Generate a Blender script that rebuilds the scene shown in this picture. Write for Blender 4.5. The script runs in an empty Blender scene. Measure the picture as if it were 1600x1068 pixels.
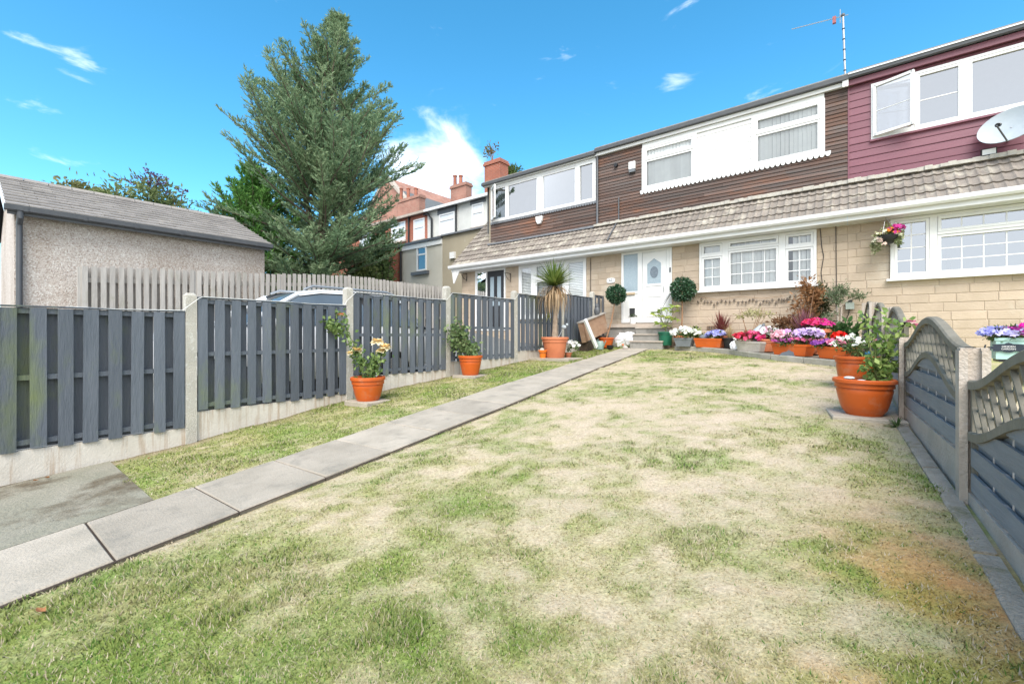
import bpy, math, random
import numpy as np
from mathutils import Vector, Matrix, Euler
random.seed(7); rng = np.random.default_rng(7)
SC = bpy.context.scene
COL = SC.collection
# ------------------------------------------------------------------ camera
FPX, HORIZON, TH = 681.0, 523.0, math.atan(540 / 681.0)
CT, ST = math.cos(TH), math.sin(TH)
cam = bpy.data.objects.new('camera', bpy.data.cameras.new('camera'))
COL.objects.link(cam); SC.camera = cam
cam.data.sensor_width = 36.0; cam.data.lens = FPX / 1600 * 36
cam.data.shift_y = -(534 - HORIZON) / 1600
cam.data.clip_start = 0.05; cam.data.clip_end = 2000
cam.rotation_euler = (math.pi / 2, 0, TH)
# ------------------------------------------------------------------ sky
SUN_EL, SUN_AZ = math.radians(50), math.radians(150)      # azimuth clockwise from +Y
W = bpy.data.worlds.new('World'); SC.world = W; W.use_nodes = True
def build_sky():
    nt = W.node_tree; N = nt.nodes; L = nt.links
    for n in list(N): N.remove(n)
    out = N.new('ShaderNodeOutputWorld'); bg = N.new('ShaderNodeBackground'); bg.inputs[1].default_value = 0.15
    sky = N.new('ShaderNodeTexSky'); sky.sky_type = 'NISHITA'; sky.sun_disc = False
    sky.sun_elevation = SUN_EL; sky.sun_rotation = SUN_AZ
    sky.air_density = .75; sky.dust_density = 0.15; sky.ozone_density = 2.0
    hs = N.new('ShaderNodeHueSaturation'); hs.inputs['Saturation'].default_value = 1.28; hs.inputs['Hue'].default_value = 0.479
    hs.inputs['Value'].default_value = .74
    L.new(sky.outputs[0], hs.inputs['Color'])
    tc = N.new('ShaderNodeTexCoord')
    def math_(op, a, b=None, c=None):
        n = N.new('ShaderNodeMath'); n.operation = op
        for i, v in enumerate((a, b, c)):
            if v is None: continue
            if isinstance(v, (int, float)): n.inputs[i].default_value = v
            else: L.new(v, n.inputs[i])
        return n.outputs[0]
    def sstep(x, lo, hi):
        n = N.new('ShaderNodeMapRange'); n.interpolation_type = 'SMOOTHSTEP'
        L.new(x, n.inputs[0]); n.inputs[1].default_value = lo; n.inputs[2].default_value = hi
        return n.outputs[0]
    sep = N.new('ShaderNodeSeparateXYZ'); L.new(tc.outputs['Generated'], sep.inputs[0])
    def noise(scale, det, sz=2.2, dist=0.0, rough=.55):
        mp = N.new('ShaderNodeMapping'); mp.inputs['Scale'].default_value = (1, 1, sz)
        L.new(tc.outputs['Generated'], mp.inputs[0])
        n = N.new('ShaderNodeTexNoise'); n.inputs['Scale'].default_value = scale; n.inputs['Detail'].default_value = det
        n.inputs['Roughness'].default_value = rough; n.inputs['Distortion'].default_value = dist
        L.new(mp.outputs[0], n.inputs['Vector']); return n.outputs[0]
    n1 = noise(5.5, 7, 3.2, .6); n2 = noise(2.2, 6, 2.0); n3 = noise(9, 6, 1.6, .3)
    wisps = math_('MULTIPLY', sstep(n1, .615, .80), .62)
    # the bank of white cloud low behind the chimneys
    d = Vector((-.621 + (686 - 800) / FPX * CT, CT + (686 - 800) / FPX * ST, (HORIZON - 285) / FPX)).normalized()
    dp = N.new('ShaderNodeVectorMath'); dp.operation = 'DOT_PRODUCT'; L.new(tc.outputs['Generated'], dp.inputs[0]); dp.inputs[1].default_value = d
    bank = sstep(math_('ADD', dp.outputs['Value'], math_('MULTIPLY', math_('SUBTRACT', n3, .5), .040)), .988, 1.002)
    # broken cloud over the half of the sky the windows mirror
    back = math_('ADD', n2, math_('MULTIPLY', sstep(math_('ADD', math_('MULTIPLY', sep.outputs['Y'], -.8), math_('MULTIPLY', sep.outputs['X'], .6)), -.05, .45), .32))
    cover = sstep(back, .62, .76)
    m = math_('MINIMUM', math_('MAXIMUM', math_('MAXIMUM', wisps, math_('MULTIPLY', bank, .66)), math_('MULTIPLY', cover, .92)), 1.0)
    mix = N.new('ShaderNodeMix'); mix.data_type = 'RGBA'
    L.new(m, mix.inputs[0]); L.new(hs.outputs[0], mix.inputs[6]); mix.inputs[7].default_value = (4.1, 4.2, 4.35, 1)
    L.new(mix.outputs[2], bg.inputs[0]); L.new(bg.outputs[0], out.inputs[0])
build_sky()
sun = bpy.data.objects.new('sun', bpy.data.lights.new('sun', 'SUN')); COL.objects.link(sun)
sun.data.energy = 1.5; sun.data.angle = math.radians(40); sun.data.color = (1, .955, .88)
sd = Vector((math.sin(SUN_AZ) * math.cos(SUN_EL), math.cos(SUN_AZ) * math.cos(SUN_EL), math.sin(SUN_EL)))
sun.rotation_euler = sd.to_track_quat('Z', 'Y').to_euler()
SC.view_settings.view_transform = 'Standard'; SC.view_settings.look = 'None'
SC.view_settings.exposure = 1.75; SC.view_settings.gamma = 1.0; SC.view_settings.use_curve_mapping = False
# ------------------------------------------------------------------ photo pixel -> place
def ray(x, y):
    u = (x - 800) / FPX
    return Vector((-ST + u * CT, CT + u * ST, (HORIZON - y) / FPX))
def onY(x, y, Y): d = ray(x, y); return d * (Y / d.y)
def onX(x, y, X): d = ray(x, y); return d * (X / d.x)
def depth(p): return -ST * p[0] + CT * p[1]
def atd(x, y, ref): return ray(x, y) * (depth(ref) if not isinstance(ref, (int, float)) else ref)
ZL = ([-300,-40,-3,.2,1.54,3.46,5.35,7.24,10.6,20,60,300], [-9,-4,-1.52,-1.295,-1.17,-.913,-.73,-.59,-.36,.2,1.5,2])
ZR = ([-300,-40,-3,0,1.2,2.5,3.13,5.06,8.5,10.6,20,60,300], [-9,-4,-1.28,-1.03,-.95,-.875,-.835,-.72,-.49,-.37,.2,1.5,2])
def Gn(X, Y):
    X = np.asarray(X, float); Y = np.asarray(Y, float)
    a = (np.interp(Y, *ZL) + np.interp(Y - .5, *ZL) + np.interp(Y + .5, *ZL)) / 3
    b = (np.interp(Y, *ZR) + np.interp(Y - .5, *ZR) + np.interp(Y + .5, *ZR)) / 3
    z = a + (b - a) * np.clip((X + 5.74) / 6.1, 0, 1)
    return z + np.where(X < -8.4, .165 * np.clip(-8.4 - X, 0, 3.6) + .02 * np.clip(-12 - X, 0, 40), 0)
def G(X, Y): return float(Gn(X, Y))
def onG(x, y, off=0.0):
    d = ray(x, y); t = np.arange(.3, 40, .004)
    hit = np.nonzero(d.z * t <= Gn(d.x * t, d.y * t) + off)[0]
    return d * float(t[hit[0]])
# ------------------------------------------------------------------ materials
MATS = {}
def lin(c): return tuple(c) + (1,)
def pm(name, c1, c2=None, scale=4.0, rough=.7, bump=0.0, bscale=40.0, rand=0.0, stretch=(1, 1, 1), metal=0.0,
       spots=None, sscale=2.0, slo=.55, shi=.7, spec=.4, detail=6, huer=0.0, sstretch=(1, 1, 1)):
    if name in MATS: return MATS[name]
    m = bpy.data.materials.new(name); m.use_nodes = True; nt = m.node_tree; N = nt.nodes; L = nt.links
    b = N['Principled BSDF']; b.inputs['Roughness'].default_value = rough; b.inputs['Metallic'].default_value = metal
    b.inputs['Specular IOR Level'].default_value = spec
    geo = N.new('ShaderNodeNewGeometry')
    def tex(sc, st, det=detail, rg=.6):
        mp = N.new('ShaderNodeMapping'); mp.inputs['Scale'].default_value = st; L.new(geo.outputs['Position'], mp.inputs[0])
        n = N.new('ShaderNodeTexNoise'); n.inputs['Scale'].default_value = sc; n.inputs['Detail'].default_value = det
        n.inputs['Roughness'].default_value = rg; L.new(mp.outputs[0], n.inputs['Vector']); return n.outputs[0]
    def mix(fac, a, b_):
        x = N.new('ShaderNodeMix'); x.data_type = 'RGBA'
        if isinstance(fac, float): x.inputs[0].default_value = fac
        else: L.new(fac, x.inputs[0])
        for i, v in ((6, a), (7, b_)):
            if isinstance(v, tuple): x.inputs[i].default_value = lin(v)
            else: L.new(v, x.inputs[i])
        return x.outputs[2]
    def mr(x, lo, hi, a=0.0, b_=1.0):
        n = N.new('ShaderNodeMapRange'); L.new(x, n.inputs[0]); n.inputs[1].default_value = lo; n.inputs[2].default_value = hi
        n.inputs[3].default_value = a; n.inputs[4].default_value = b_; return n.outputs[0]
    c2 = c2 or tuple(k * .85 for k in c1)
    col = mix(mr(tex(scale, stretch), .32, .68), c1, c2)
    if spots: col = mix(mr(tex(sscale, sstretch, 8, .65), slo, shi), col, spots)
    if rand or huer:
        oi = N.new('ShaderNodeObjectInfo')
        h = N.new('ShaderNodeHueSaturation'); L.new(col, h.inputs['Color'])
        L.new(mr(oi.outputs['Random'], 0, 1, 1 - rand, 1 + rand), h.inputs['Value'])
        if huer: L.new(mr(oi.outputs['Random'], 0, 1, .5 - huer, .5 + huer), h.inputs['Hue'])
        col = h.outputs[0]
    L.new(col, b.inputs['Base Color'])
    if bump:
        bp = N.new('ShaderNodeBump'); bp.inputs['Strength'].default_value = bump; bp.inputs['Distance'].default_value = .02
        L.new(tex(bscale, stretch), bp.inputs['Height']); L.new(bp.outputs[0], b.inputs['Normal'])
    MATS[name] = m; return m
def leafmat(name, trans=.35, rough=.55, spec=.3, noise=True):
    if name in MATS: return MATS[name]
    m = bpy.data.materials.new(name); m.use_nodes = True; nt = m.node_tree; N = nt.nodes; L = nt.links
    b = N['Principled BSDF']; b.inputs['Roughness'].default_value = rough; b.inputs['Specular IOR Level'].default_value = spec
    at = N.new('ShaderNodeAttribute'); at.attribute_name = 'col'
    L.new(at.outputs['Color'], b.inputs['Base Color'])
    tr = N.new('ShaderNodeBsdfTranslucent'); L.new(at.outputs['Color'], tr.inputs[0])
    mx = N.new('ShaderNodeMixShader'); mx.inputs[0].default_value = trans
    L.new(b.outputs[0], mx.inputs[1]); L.new(tr.outputs[0], mx.inputs[2]); L.new(mx.outputs[0], N['Material Output'].inputs[0])
    MATS[name] = m; return m
def glassmat(name, refl=.35, tint=(.8, .85, .88)):
    if name in MATS: return MATS[name]
    m = bpy.data.materials.new(name); m.use_nodes = True; nt = m.node_tree; N = nt.nodes; L = nt.links
    N.remove(N['Principled BSDF'])
    gl = N.new('ShaderNodeBsdfGlossy'); gl.inputs['Roughness'].default_value = .015; gl.inputs[0].default_value = (.95, .97, 1, 1)
    tp = N.new('ShaderNodeBsdfTransparent'); tp.inputs[0].default_value = lin(tint)
    fr = N.new('ShaderNodeFresnel'); fr.inputs[0].default_value = 1.5
    ad = N.new('ShaderNodeMath'); ad.operation = 'ADD'; L.new(fr.outputs[0], ad.inputs[0]); ad.inputs[1].default_value = refl; ad.use_clamp = True
    # slight waviness of the pane
    no = N.new('ShaderNodeTexNoise'); no.inputs['Scale'].default_value = 1.6; bp = N.new('ShaderNodeBump'); bp.inputs['Strength'].default_value = .03
    L.new(no.outputs[0], bp.inputs['Height']); L.new(bp.outputs[0], gl.inputs['Normal'])
    mx = N.new('ShaderNodeMixShader'); L.new(ad.outputs[0], mx.inputs[0]); L.new(tp.outputs[0], mx.inputs[1]); L.new(gl.outputs[0], mx.inputs[2])
    L.new(mx.outputs[0], N['Material Output'].inputs[0]); MATS[name] = m; return m
STONE = pm('stone', (.48, .385, .295), (.42, .335, .25), 3, .9, .5, 45, .08, spots=(.50, .44, .355), sscale=1.2)
MORTAR = pm('mortar', (.50, .415, .325), (.44, .36, .28), 8, .95, .3, 60)
TILE = pm('roof_tile', (.245, .21, .18), (.185, .16, .14), 5, .9, .5, 60, .12, spots=(.42, .385, .32), sscale=2.6, slo=.5, shi=.68)
SLATE = pm('garage_tile', (.29, .265, .245), (.22, .20, .185), 4, .85, .4, 50, .08, spots=(.30, .27, .235), sscale=3)
SLATE2 = pm('slate_roof', (.16, .165, .165), (.11, .115, .12), 6, .8, .3, 40, .05)
FLASH = pm('flashing', (.50, .47, .41), (.36, .34, .31), 9, .85, .5, 40)
LEAD = pm('lead', (.20, .21, .23), (.15, .155, .17), 9, .6, .3, 30)
WOODB = pm('brown_cladding', (.115, .062, .045), (.10, .085, .08), 1.6, .75, .5, 9, .28, stretch=(.6, 4, 9), spots=(.20, .085, .045), sscale=.9, slo=.5, shi=.72, sstretch=(.7, 1, 2.5))
PLUM = pm('plum_cladding', (.185, .068, .092), (.165, .058, .08), 2, .4, .12, 30, .06, stretch=(1, 3, 8))
UPVC = pm('white_upvc', (.74, .74, .735), (.69, .69, .68), 2, .35, spec=.5)
GREYW = pm('white_boarding', (.72, .71, .70), (.66, .65, .64), 4, .55, .1, 20, .04)
DGREY = pm('grey_plastic', (.105, .11, .12), (.085, .09, .10), 5, .45)
BLACK = pm('black_plastic', (.016, .016, .018), None, 5, .4)
DARK = pm('dark_interior', (.035, .038, .042), None, 5, .9)
ROOM = pm('room_backing', (.30, .31, .32), (.22, .225, .23), 2, .9)
BLIND = pm('blind_fabric', (.84, .84, .82), (.76, .76, .75), 4, .8, rand=.04)
FROST = pm('frosted_glass', (.33, .40, .45), (.26, .33, .38), 30, .18, .15, 90, spec=.6)
FROST2 = pm('frosted_oval', (.17, .20, .24), (.12, .15, .18), 20, .2)
GLASS = glassmat('window_glass', .07, (.95, .97, .97)); GLASSM = glassmat('mirror_glass', .31, (.5, .53, .56)); GLASSD = glassmat('dark_glass', .12, (.55, .6, .62))
FENCE = pm('fence_paint', (.115, .13, .155), (.085, .10, .122), 2.2, .65, .45, 14, .20, stretch=(3, 3, .5), spots=(.145, .175, .075), sscale=1.1, slo=.56, shi=.76, sstretch=(1, 1.6, .7))
CONC = pm('concrete', (.52, .49, .43), (.42, .395, .345), 7, .92, .8, 90, .06, spots=(.58, .56, .51), sscale=14, slo=.52, shi=.62)
GRAVELB = pm('gravel_board', (.60, .56, .50), (.50, .46, .40), 4, .92, .3, 60, .05, spots=(.33, .225, .14), sscale=3.0, slo=.50, shi=.74, sstretch=(7, 7, .4))
RCONC = pm('stained_concrete', (.46, .385, .325), (.36, .315, .265), 5, .92, .6, 50, .06, spots=(.47, .42, .37), sscale=3.5, slo=.5, shi=.7)
OLDWOOD = pm('weathered_wood', (.215, .195, .155), (.15, .138, .108), 6, .85, .5, 25, .10, stretch=(1, 1, .6), spots=(.17, .155, .10), sscale=5)
GREYWOOD = pm('grey_painted_wood', (.245, .255, .27), (.185, .195, .21), 5, .8, .4, 18, .12, stretch=(1, .5, 5), spots=(.25, .25, .235), sscale=4)
PALEWOOD = pm('pale_wood', (.44, .41, .375), (.34, .315, .29), 5, .9, .4, 25, .14, stretch=(3, 3, .4), spots=(.29, .28, .21), sscale=2.2, slo=.55, shi=.8)
TERRA = pm('orange_plastic', (.52, .10, .014), (.46, .085, .012), 4, .42, .08, 40, .10, spots=(.46, .17, .085), sscale=7, slo=.56, shi=.78)
TERRA2 = pm('terracotta', (.58, .20, .095), (.50, .16, .075), 5, .7, .1, 40)
SOIL = pm('soil', (.075, .05, .035), (.045, .032, .024), 20, .95, .8, 60)
GREENP = pm('green_plastic', (.015, .13, .075), None, 4, .4)
GREYP = pm('grey_trough', (.17, .185, .20), None, 5, .6)
STONEP = pm('stone_trough', (.52, .47, .42), (.40, .36, .32), 14, .9, .6, 50)
TURQ = pm('turquoise_paint', (.40, .60, .54), (.36, .56, .51), 4, .5)
WHITE = pm('white_glaze', (.8, .79, .78), (.68, .68, .68), 12, .5)
BAG = pm('white_sack', (.78, .77, .78), (.60, .60, .63), 7, .35)
BARK = pm('bark', (.17, .13, .10), (.10, .078, .06), 9, .9, .7, 30, stretch=(1, 1, .35))
PALEBARK = pm('pale_bark', (.45, .39, .33), (.32, .27, .22), 12, .85, .4, 30)
STEMG = pm('green_stem', (.16, .20, .07), (.12, .13, .05), 10, .6)
STEMB = pm('brown_stem', (.33, .19, .11), (.25, .14, .08), 12, .8)
LEAF = leafmat('leaf'); NEEDLE = leafmat('needle', .22, .7, .15); PETAL = leafmat('petal', .30, .6, .2); GRASSM = leafmat('grass_blade', .3, .9, .05)
def upright_shading(m):     # blades lean every way; shade them as the turf surface they form
    nt = m.node_tree; c = nt.nodes.new('ShaderNodeCombineXYZ'); c.inputs[2].default_value = 1.0
    nt.links.new(c.outputs[0], nt.nodes['Principled BSDF'].inputs['Normal'])
upright_shading(GRASSM)
SLAB = pm('paving', (.43, .375, .31), (.33, .29, .235), 3.2, .92, .5, 70, .09, spots=(.24, .22, .185), sscale=4.5, slo=.52, shi=.75)
WORN = pm('worn_concrete', (.45, .385, .32), (.33, .28, .225), 9, .95, 1.0, 60, .08, spots=(.22, .20, .12), sscale=7, slo=.54, shi=.7)
PADM = pm('old_concrete', (.30, .275, .22), (.23, .22, .165), 2.6, .93, .8, 40, spots=(.125, .10, .065), sscale=2.1, slo=.51, shi=.66)
KERB = pm('kerb_stone', (.37, .345, .30), (.28, .265, .22), 5, .92, .6, 40, .08, spots=(.24, .24, .16), sscale=4)
RENDER1 = pm('pale_render', (.50, .48, .42), (.44, .42, .36), 1.2, .95, .3, 50, spots=(.40, .37, .30), sscale=.9)
RENDER2 = pm('tan_render', (.36, .315, .235), (.31, .27, .20), .8, .95, .3, 50, spots=(.52, .47, .40), sscale=.7, slo=.66, shi=.76)
RENDERW = pm('white_render', (.60, .60, .57), (.50, .50, .48), 1.5, .95, .3, 30, spots=(.38, .37, .35), sscale=1.8, slo=.6, shi=.78)
METAL = pm('grey_metal', (.42, .43, .44), (.36, .37, .38), 6, .4, metal=.6)
DISHM = pm('dish_grey', (.42, .46, .49), (.36, .40, .43), 4, .5)
CARW = pm('car_paint', (.75, .76, .78), None, 1, .2, spec=.6)
RUST = pm('leaf_brown', (.30, .13, .05), None, 9, .8)
FLY = pm('plywood', (.37, .235, .155), (.28, .17, .11), 3, .8, .3, 20, stretch=(1, 2, 4), spots=(.43, .34, .26), sscale=2.4)
def pebble():
    m = bpy.data.materials.new('pebbledash'); m.use_nodes = True; nt = m.node_tree; N = nt.nodes; L = nt.links
    b = N['Principled BSDF']; b.inputs['Roughness'].default_value = .95
    g = N.new('ShaderNodeNewGeometry'); v = N.new('ShaderNodeTexVoronoi'); v.inputs['Scale'].default_value = 52
    L.new(g.outputs['Position'], v.inputs['Vector'])
    r = N.new('ShaderNodeValToRGB'); r.color_ramp.interpolation = 'LINEAR'
    for i, (p, c) in enumerate([(0, (.36, .29, .245)), (.35, (.56, .50, .45)), (.6, (.50, .43, .38)), (.8, (.68, .65, .61)), (1, (.42, .345, .295))]):
        e = r.color_ramp.elements[i] if i < 2 else r.color_ramp.elements.new(p)
        e.position = p; e.color = lin(c)
    s = N.new('ShaderNodeSeparateColor'); L.new(v.outputs['Color'], s.inputs[0]); L.new(s.outputs[0], r.inputs[0])
    no = N.new('ShaderNodeTexNoise'); no.inputs['Scale'].default_value = .7; no.inputs['Detail'].default_value = 5; L.new(g.outputs['Position'], no.inputs['Vector'])
    mx = N.new('ShaderNodeMix'); mx.data_type = 'RGBA'; mx.blend_type = 'MULTIPLY'; mx.inputs[7].default_value = (.78, .74, .70, 1)
    mr = N.new('ShaderNodeMapRange'); L.new(no.outputs[0], mr.inputs[0]); mr.inputs[1].default_value = .45; mr.inputs[2].default_value = .7
    L.new(mr.outputs[0], mx.inputs[0]); L.new(r.outputs[0], mx.inputs[6]); L.new(mx.outputs[2], b.inputs['Base Color'])
    bp = N.new('ShaderNodeBump'); bp.inputs['Strength'].default_value = .6; bp.inputs['Distance'].default_value = .015
    L.new(v.outputs['Distance'], bp.inputs['Height']); L.new(bp.outputs[0], b.inputs['Normal']); return m
PEBBLE = pebble()
def brickmat(name, c1, c2, mo, sc=1.0):
    m = bpy.data.materials.new(name); m.use_nodes = True; nt = m.node_tree; N = nt.nodes; L = nt.links
    b = N['Principled BSDF']; b.inputs['Roughness'].default_value = .9
    g = N.new('ShaderNodeNewGeometry'); sp = N.new('ShaderNodeSeparateXYZ'); L.new(g.outputs['Position'], sp.inputs[0])
    ad = N.new('ShaderNodeMath'); L.new(sp.outputs[0], ad.inputs[0]); L.new(sp.outputs[1], ad.inputs[1])
    cb = N.new('ShaderNodeCombineXYZ'); L.new(ad.outputs[0], cb.inputs[0]); L.new(sp.outputs[2], cb.inputs[1])
    t = N.new('ShaderNodeTexBrick'); t.inputs['Color1'].default_value = lin(c1); t.inputs['Color2'].default_value = lin(c2); t.inputs['Mortar'].default_value = lin(mo)
    t.inputs['Scale'].default_value = sc; t.inputs['Brick Width'].default_value = .225; t.inputs['Row Height'].default_value = .075; t.inputs['Mortar Size'].default_value = .008
    L.new(cb.outputs[0], t.inputs['Vector'])
    no = N.new('ShaderNodeTexNoise'); no.inputs['Scale'].default_value = 1.1; no.inputs['Detail'].default_value = 6; L.new(g.outputs['Position'], no.inputs['Vector'])
    h = N.new('ShaderNodeHueSaturation'); L.new(t.outputs['Color'], h.inputs['Color'])
    mr = N.new('ShaderNodeMapRange'); L.new(no.outputs[0], mr.inputs[0]); mr.inputs[1].default_value = .3; mr.inputs[2].default_value = .7; mr.inputs[3].default_value = .8; mr.inputs[4].default_value = 1.2
    L.new(mr.outputs[0], h.inputs['Value']); L.new(h.outputs[0], b.inputs['Base Color']); return m
BRICK = brickmat('red_brick', (.36, .095, .05), (.29, .075, .042), (.32, .22, .17))
BRICK2 = brickmat('old_brick', (.31, .12, .08), (.36, .17, .12), (.33, .25, .21))
# ------------------------------------------------------------------ mesh helpers
ORI = {}
def origin(o): return ORI.get(o.name, Vector((0, 0, 0))) if o else Vector((0, 0, 0))
def thing(name, label, cat, loc=(0, 0, 0), group=None):
    o = bpy.data.objects.new(name, None); o.empty_display_size = .1; COL.objects.link(o); o.location = loc
    o['label'] = label; o['category'] = cat
    if group: o['group'] = group
    ORI[o.name] = Vector(loc); return o
def tag(o, label=None, cat=None, group=None, kind=None):
    for k, v in (('label', label), ('category', cat), ('group', group), ('kind', kind)):
        if v: o[k] = v
    return o
def link(name, me, parent=None, org=None):
    o = bpy.data.objects.new(name, me); COL.objects.link(o)
    if parent: o.parent = parent
    ORI[o.name] = org if org is not None else origin(parent); return o
def piece(name, me, parent, loc, rot=None, scale=None):
    o = bpy.data.objects.new(name, me); COL.objects.link(o); o.parent = parent
    o.location = Vector(loc) - origin(parent)
    if rot: o.rotation_euler = rot
    if scale: o.scale = scale
    return o
class MB:
    def __init__(s): s.v = []; s.f = []; s.c = []
    def add(s, vs, fs):
        k = len(s.v); s.v += [tuple(v) for v in vs]; s.f += [tuple(i + k for i in f) for f in fs]; return s
    def box(s, x0, x1, y0, y1, z0, z1):
        return s.add([(x0,y0,z0),(x1,y0,z0),(x1,y1,z0),(x0,y1,z0),(x0,y0,z1),(x1,y0,z1),(x1,y1,z1),(x0,y1,z1)],
                     [(3,2,1,0),(4,5,6,7),(0,1,5,4),(1,2,6,5),(2,3,7,6),(3,0,4,7)])
    def beam(s, p, q, w, h, up=(0, 0, 1)):
        p, q = Vector(p), Vector(q); d = (q - p).normalized(); r = d.cross(Vector(up))
        if r.length < 1e-4: r = d.cross(Vector((1, 0, 0)))
        r.normalize(); u = r.cross(d); vs = []
        for e in (p, q):
            for a, b in ((-1,-1),(1,-1),(1,1),(-1,1)): vs.append(e + r * (a * w / 2) + u * (b * h / 2))
        return s.add(vs, [(0,1,2,3),(7,6,5,4),(0,4,5,1),(1,5,6,2),(2,6,7,3),(3,7,4,0)])
    def tube(s, pts, rad, n=8, cap=True):
        pts = [Vector(p) for p in pts]; k = len(pts)
        if isinstance(rad, (int, float)): rad = [rad] * k
        vs = []; fs = []; ref = None
        for i, p in enumerate(pts):
            d = (pts[min(i + 1, k - 1)] - pts[max(i - 1, 0)]).normalized()
            if ref is None: ref = d.orthogonal().normalized()
            ref = (ref - d * ref.dot(d)); ref = ref.normalized() if ref.length > 1e-5 else d.orthogonal().normalized(); b = d.cross(ref)
            for j in range(n):
                a = 2 * math.pi * j / n; vs.append(p + (ref * math.cos(a) + b * math.sin(a)) * rad[i])
        for i in range(k - 1):
            for j in range(n): fs.append((i*n+j, i*n+(j+1)%n, (i+1)*n+(j+1)%n, (i+1)*n+j))
        if cap: fs += [tuple(range(n))[::-1], tuple(range((k-1)*n, k*n))]
        return s.add(vs, fs)
    def lathe(s, prof, c, n=24, sx=1.0, sy=1.0, rot=0.0):
        vs = []; fs = []; k = len(prof)
        for r, z in prof:
            for j in range(n):
                a = 2 * math.pi * j / n; x, y = r * math.cos(a) * sx, r * math.sin(a) * sy
                vs.append((c[0] + x * math.cos(rot) - y * math.sin(rot), c[1] + x * math.sin(rot) + y * math.cos(rot), c[2] + z))
        for i in range(k - 1):
            for j in range(n): fs.append((i*n+j, i*n+(j+1)%n, (i+1)*n+(j+1)%n, (i+1)*n+j))
        fs += [tuple(range(n))[::-1], tuple(range((k-1)*n, k*n))]
        return s.add(vs, fs)
    def prism(s, poly, a, b, axis='y'):
        n = len(poly)
        mk = {'y': lambda p, t: (p[0], t, p[1]), 'x': lambda p, t: (t, p[0], p[1]), 'z': lambda p, t: (p[0], p[1], t)}[axis]
        vs = [mk(p, a) for p in poly] + [mk(p, b) for p in poly]
        fs = [tuple(range(n)), tuple(range(2*n-1, n-1, -1))] + [(i, i+n, (i+1)%n+n, (i+1)%n) for i in range(n)]
        return s.add(vs, fs)
    def ball(s, c, r, n=10, m=7, sc=(1,1,1)):
        vs = [(c[0], c[1], c[2] - r*sc[2])]; fs = []
        for i in range(1, m):
            p = -math.pi/2 + math.pi*i/m
            for j in range(n):
                a = 2*math.pi*j/n; vs.append((c[0]+r*sc[0]*math.cos(p)*math.cos(a), c[1]+r*sc[1]*math.cos(p)*math.sin(a), c[2]+r*sc[2]*math.sin(p)))
        vs.append((c[0], c[1], c[2] + r*sc[2])); t = len(vs)-1
        for j in range(n):
            fs.append((0, 1+(j+1)%n, 1+j)); fs.append((t, t-n+j, t-n+(j+1)%n))
            for i in range(m-2): fs.append((1+i*n+j, 1+i*n+(j+1)%n, 1+(i+1)*n+(j+1)%n, 1+(i+1)*n+j))
        return s.add(vs, fs)
    def mesh(s, name, mat, smooth=False, off=(0, 0, 0)):
        me = bpy.data.meshes.new(name); o = Vector(off)
        me.from_pydata([tuple(Vector(v) - o) for v in s.v], [], s.f)
        if mat: me.materials.append(mat)
        import bmesh
        bm = bmesh.new(); bm.from_mesh(me); bmesh.ops.recalc_face_normals(bm, faces=bm.faces); bm.to_mesh(me); bm.free()
        if smooth:
            for p in me.polygons: p.use_smooth = True
            me.set_sharp_from_angle(angle=math.radians(40))
        return me
    def build(s, name, mat, parent=None, smooth=False):
        if parent is not None: return link(name, s.mesh(name, mat, smooth, origin(parent)), parent)
        if s.v:
            c = Vector(((min(v[0] for v in s.v)+max(v[0] for v in s.v))/2, (min(v[1] for v in s.v)+max(v[1] for v in s.v))/2, min(v[2] for v in s.v)))
        o = link(name, s.mesh(name, mat, smooth, c), None, c); o.location = c; return o
def npmesh(name, V, F, cols, mat, parent=None, off=(0, 0, 0)):
    """V (n,3), F (m,k) with constant k, cols (n,3) -> mesh object with a 'col' attribute"""
    me = bpy.data.meshes.new(name); V = np.asarray(V, np.float32) - np.asarray(off, np.float32); F = np.asarray(F, np.int32)
    me.vertices.add(len(V)); me.vertices.foreach_set('co', V.ravel())
    me.loops.add(F.size); me.loops.foreach_set('vertex_index', F.ravel())
    me.polygons.add(len(F)); me.polygons.foreach_set('loop_start', np.arange(0, F.size, F.shape[1], dtype=np.int32))
    me.polygons.foreach_set('loop_total', np.full(len(F), F.shape[1], np.int32))
    me.update(calc_edges=True)
    a = me.color_attributes.new('col', 'FLOAT_COLOR', 'POINT'); a.data.foreach_set('color', np.c_[np.asarray(cols, np.float32), np.ones(len(V), np.float32)].ravel())
    me.materials.append(mat); me.validate()
    return link(name, me, parent, Vector(off))
def norm(a): return a / np.maximum(np.linalg.norm(a, axis=1, keepdims=True), 1e-9)
def leaves(name, P, D, L_, W_, cols, mat, parent, bend=.25, jitter=.12, up=None):
    """one folded rhombus per leaf, growing from P along D"""
    n = len(P); D = norm(D); L_ = np.broadcast_to(L_, n)[:, None]; W_ = np.broadcast_to(W_, n)[:, None]
    R = rng.normal(size=(n, 3)) if up is None else up + rng.normal(size=(n, 3)) * .5
    S = norm(np.cross(D, R)); U = np.cross(S, D)
    b = rng.normal(size=(n, 1)) * bend
    V = np.stack([P, P + D*L_*.5 + S*W_*.5 + U*L_*.10*b, P + D*L_ - U*L_*np.abs(b), P + D*L_*.5 - S*W_*.5 + U*L_*.10*b], 1).reshape(-1, 3)
    F = np.arange(4*n).reshape(n, 4)
    c = np.clip(np.asarray(cols) * (1 + rng.normal(size=(n, 1)) * jitter), .004, .95)
    return npmesh(name, V, F, np.repeat(c, 4, 0), mat, parent, origin(parent))
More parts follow.
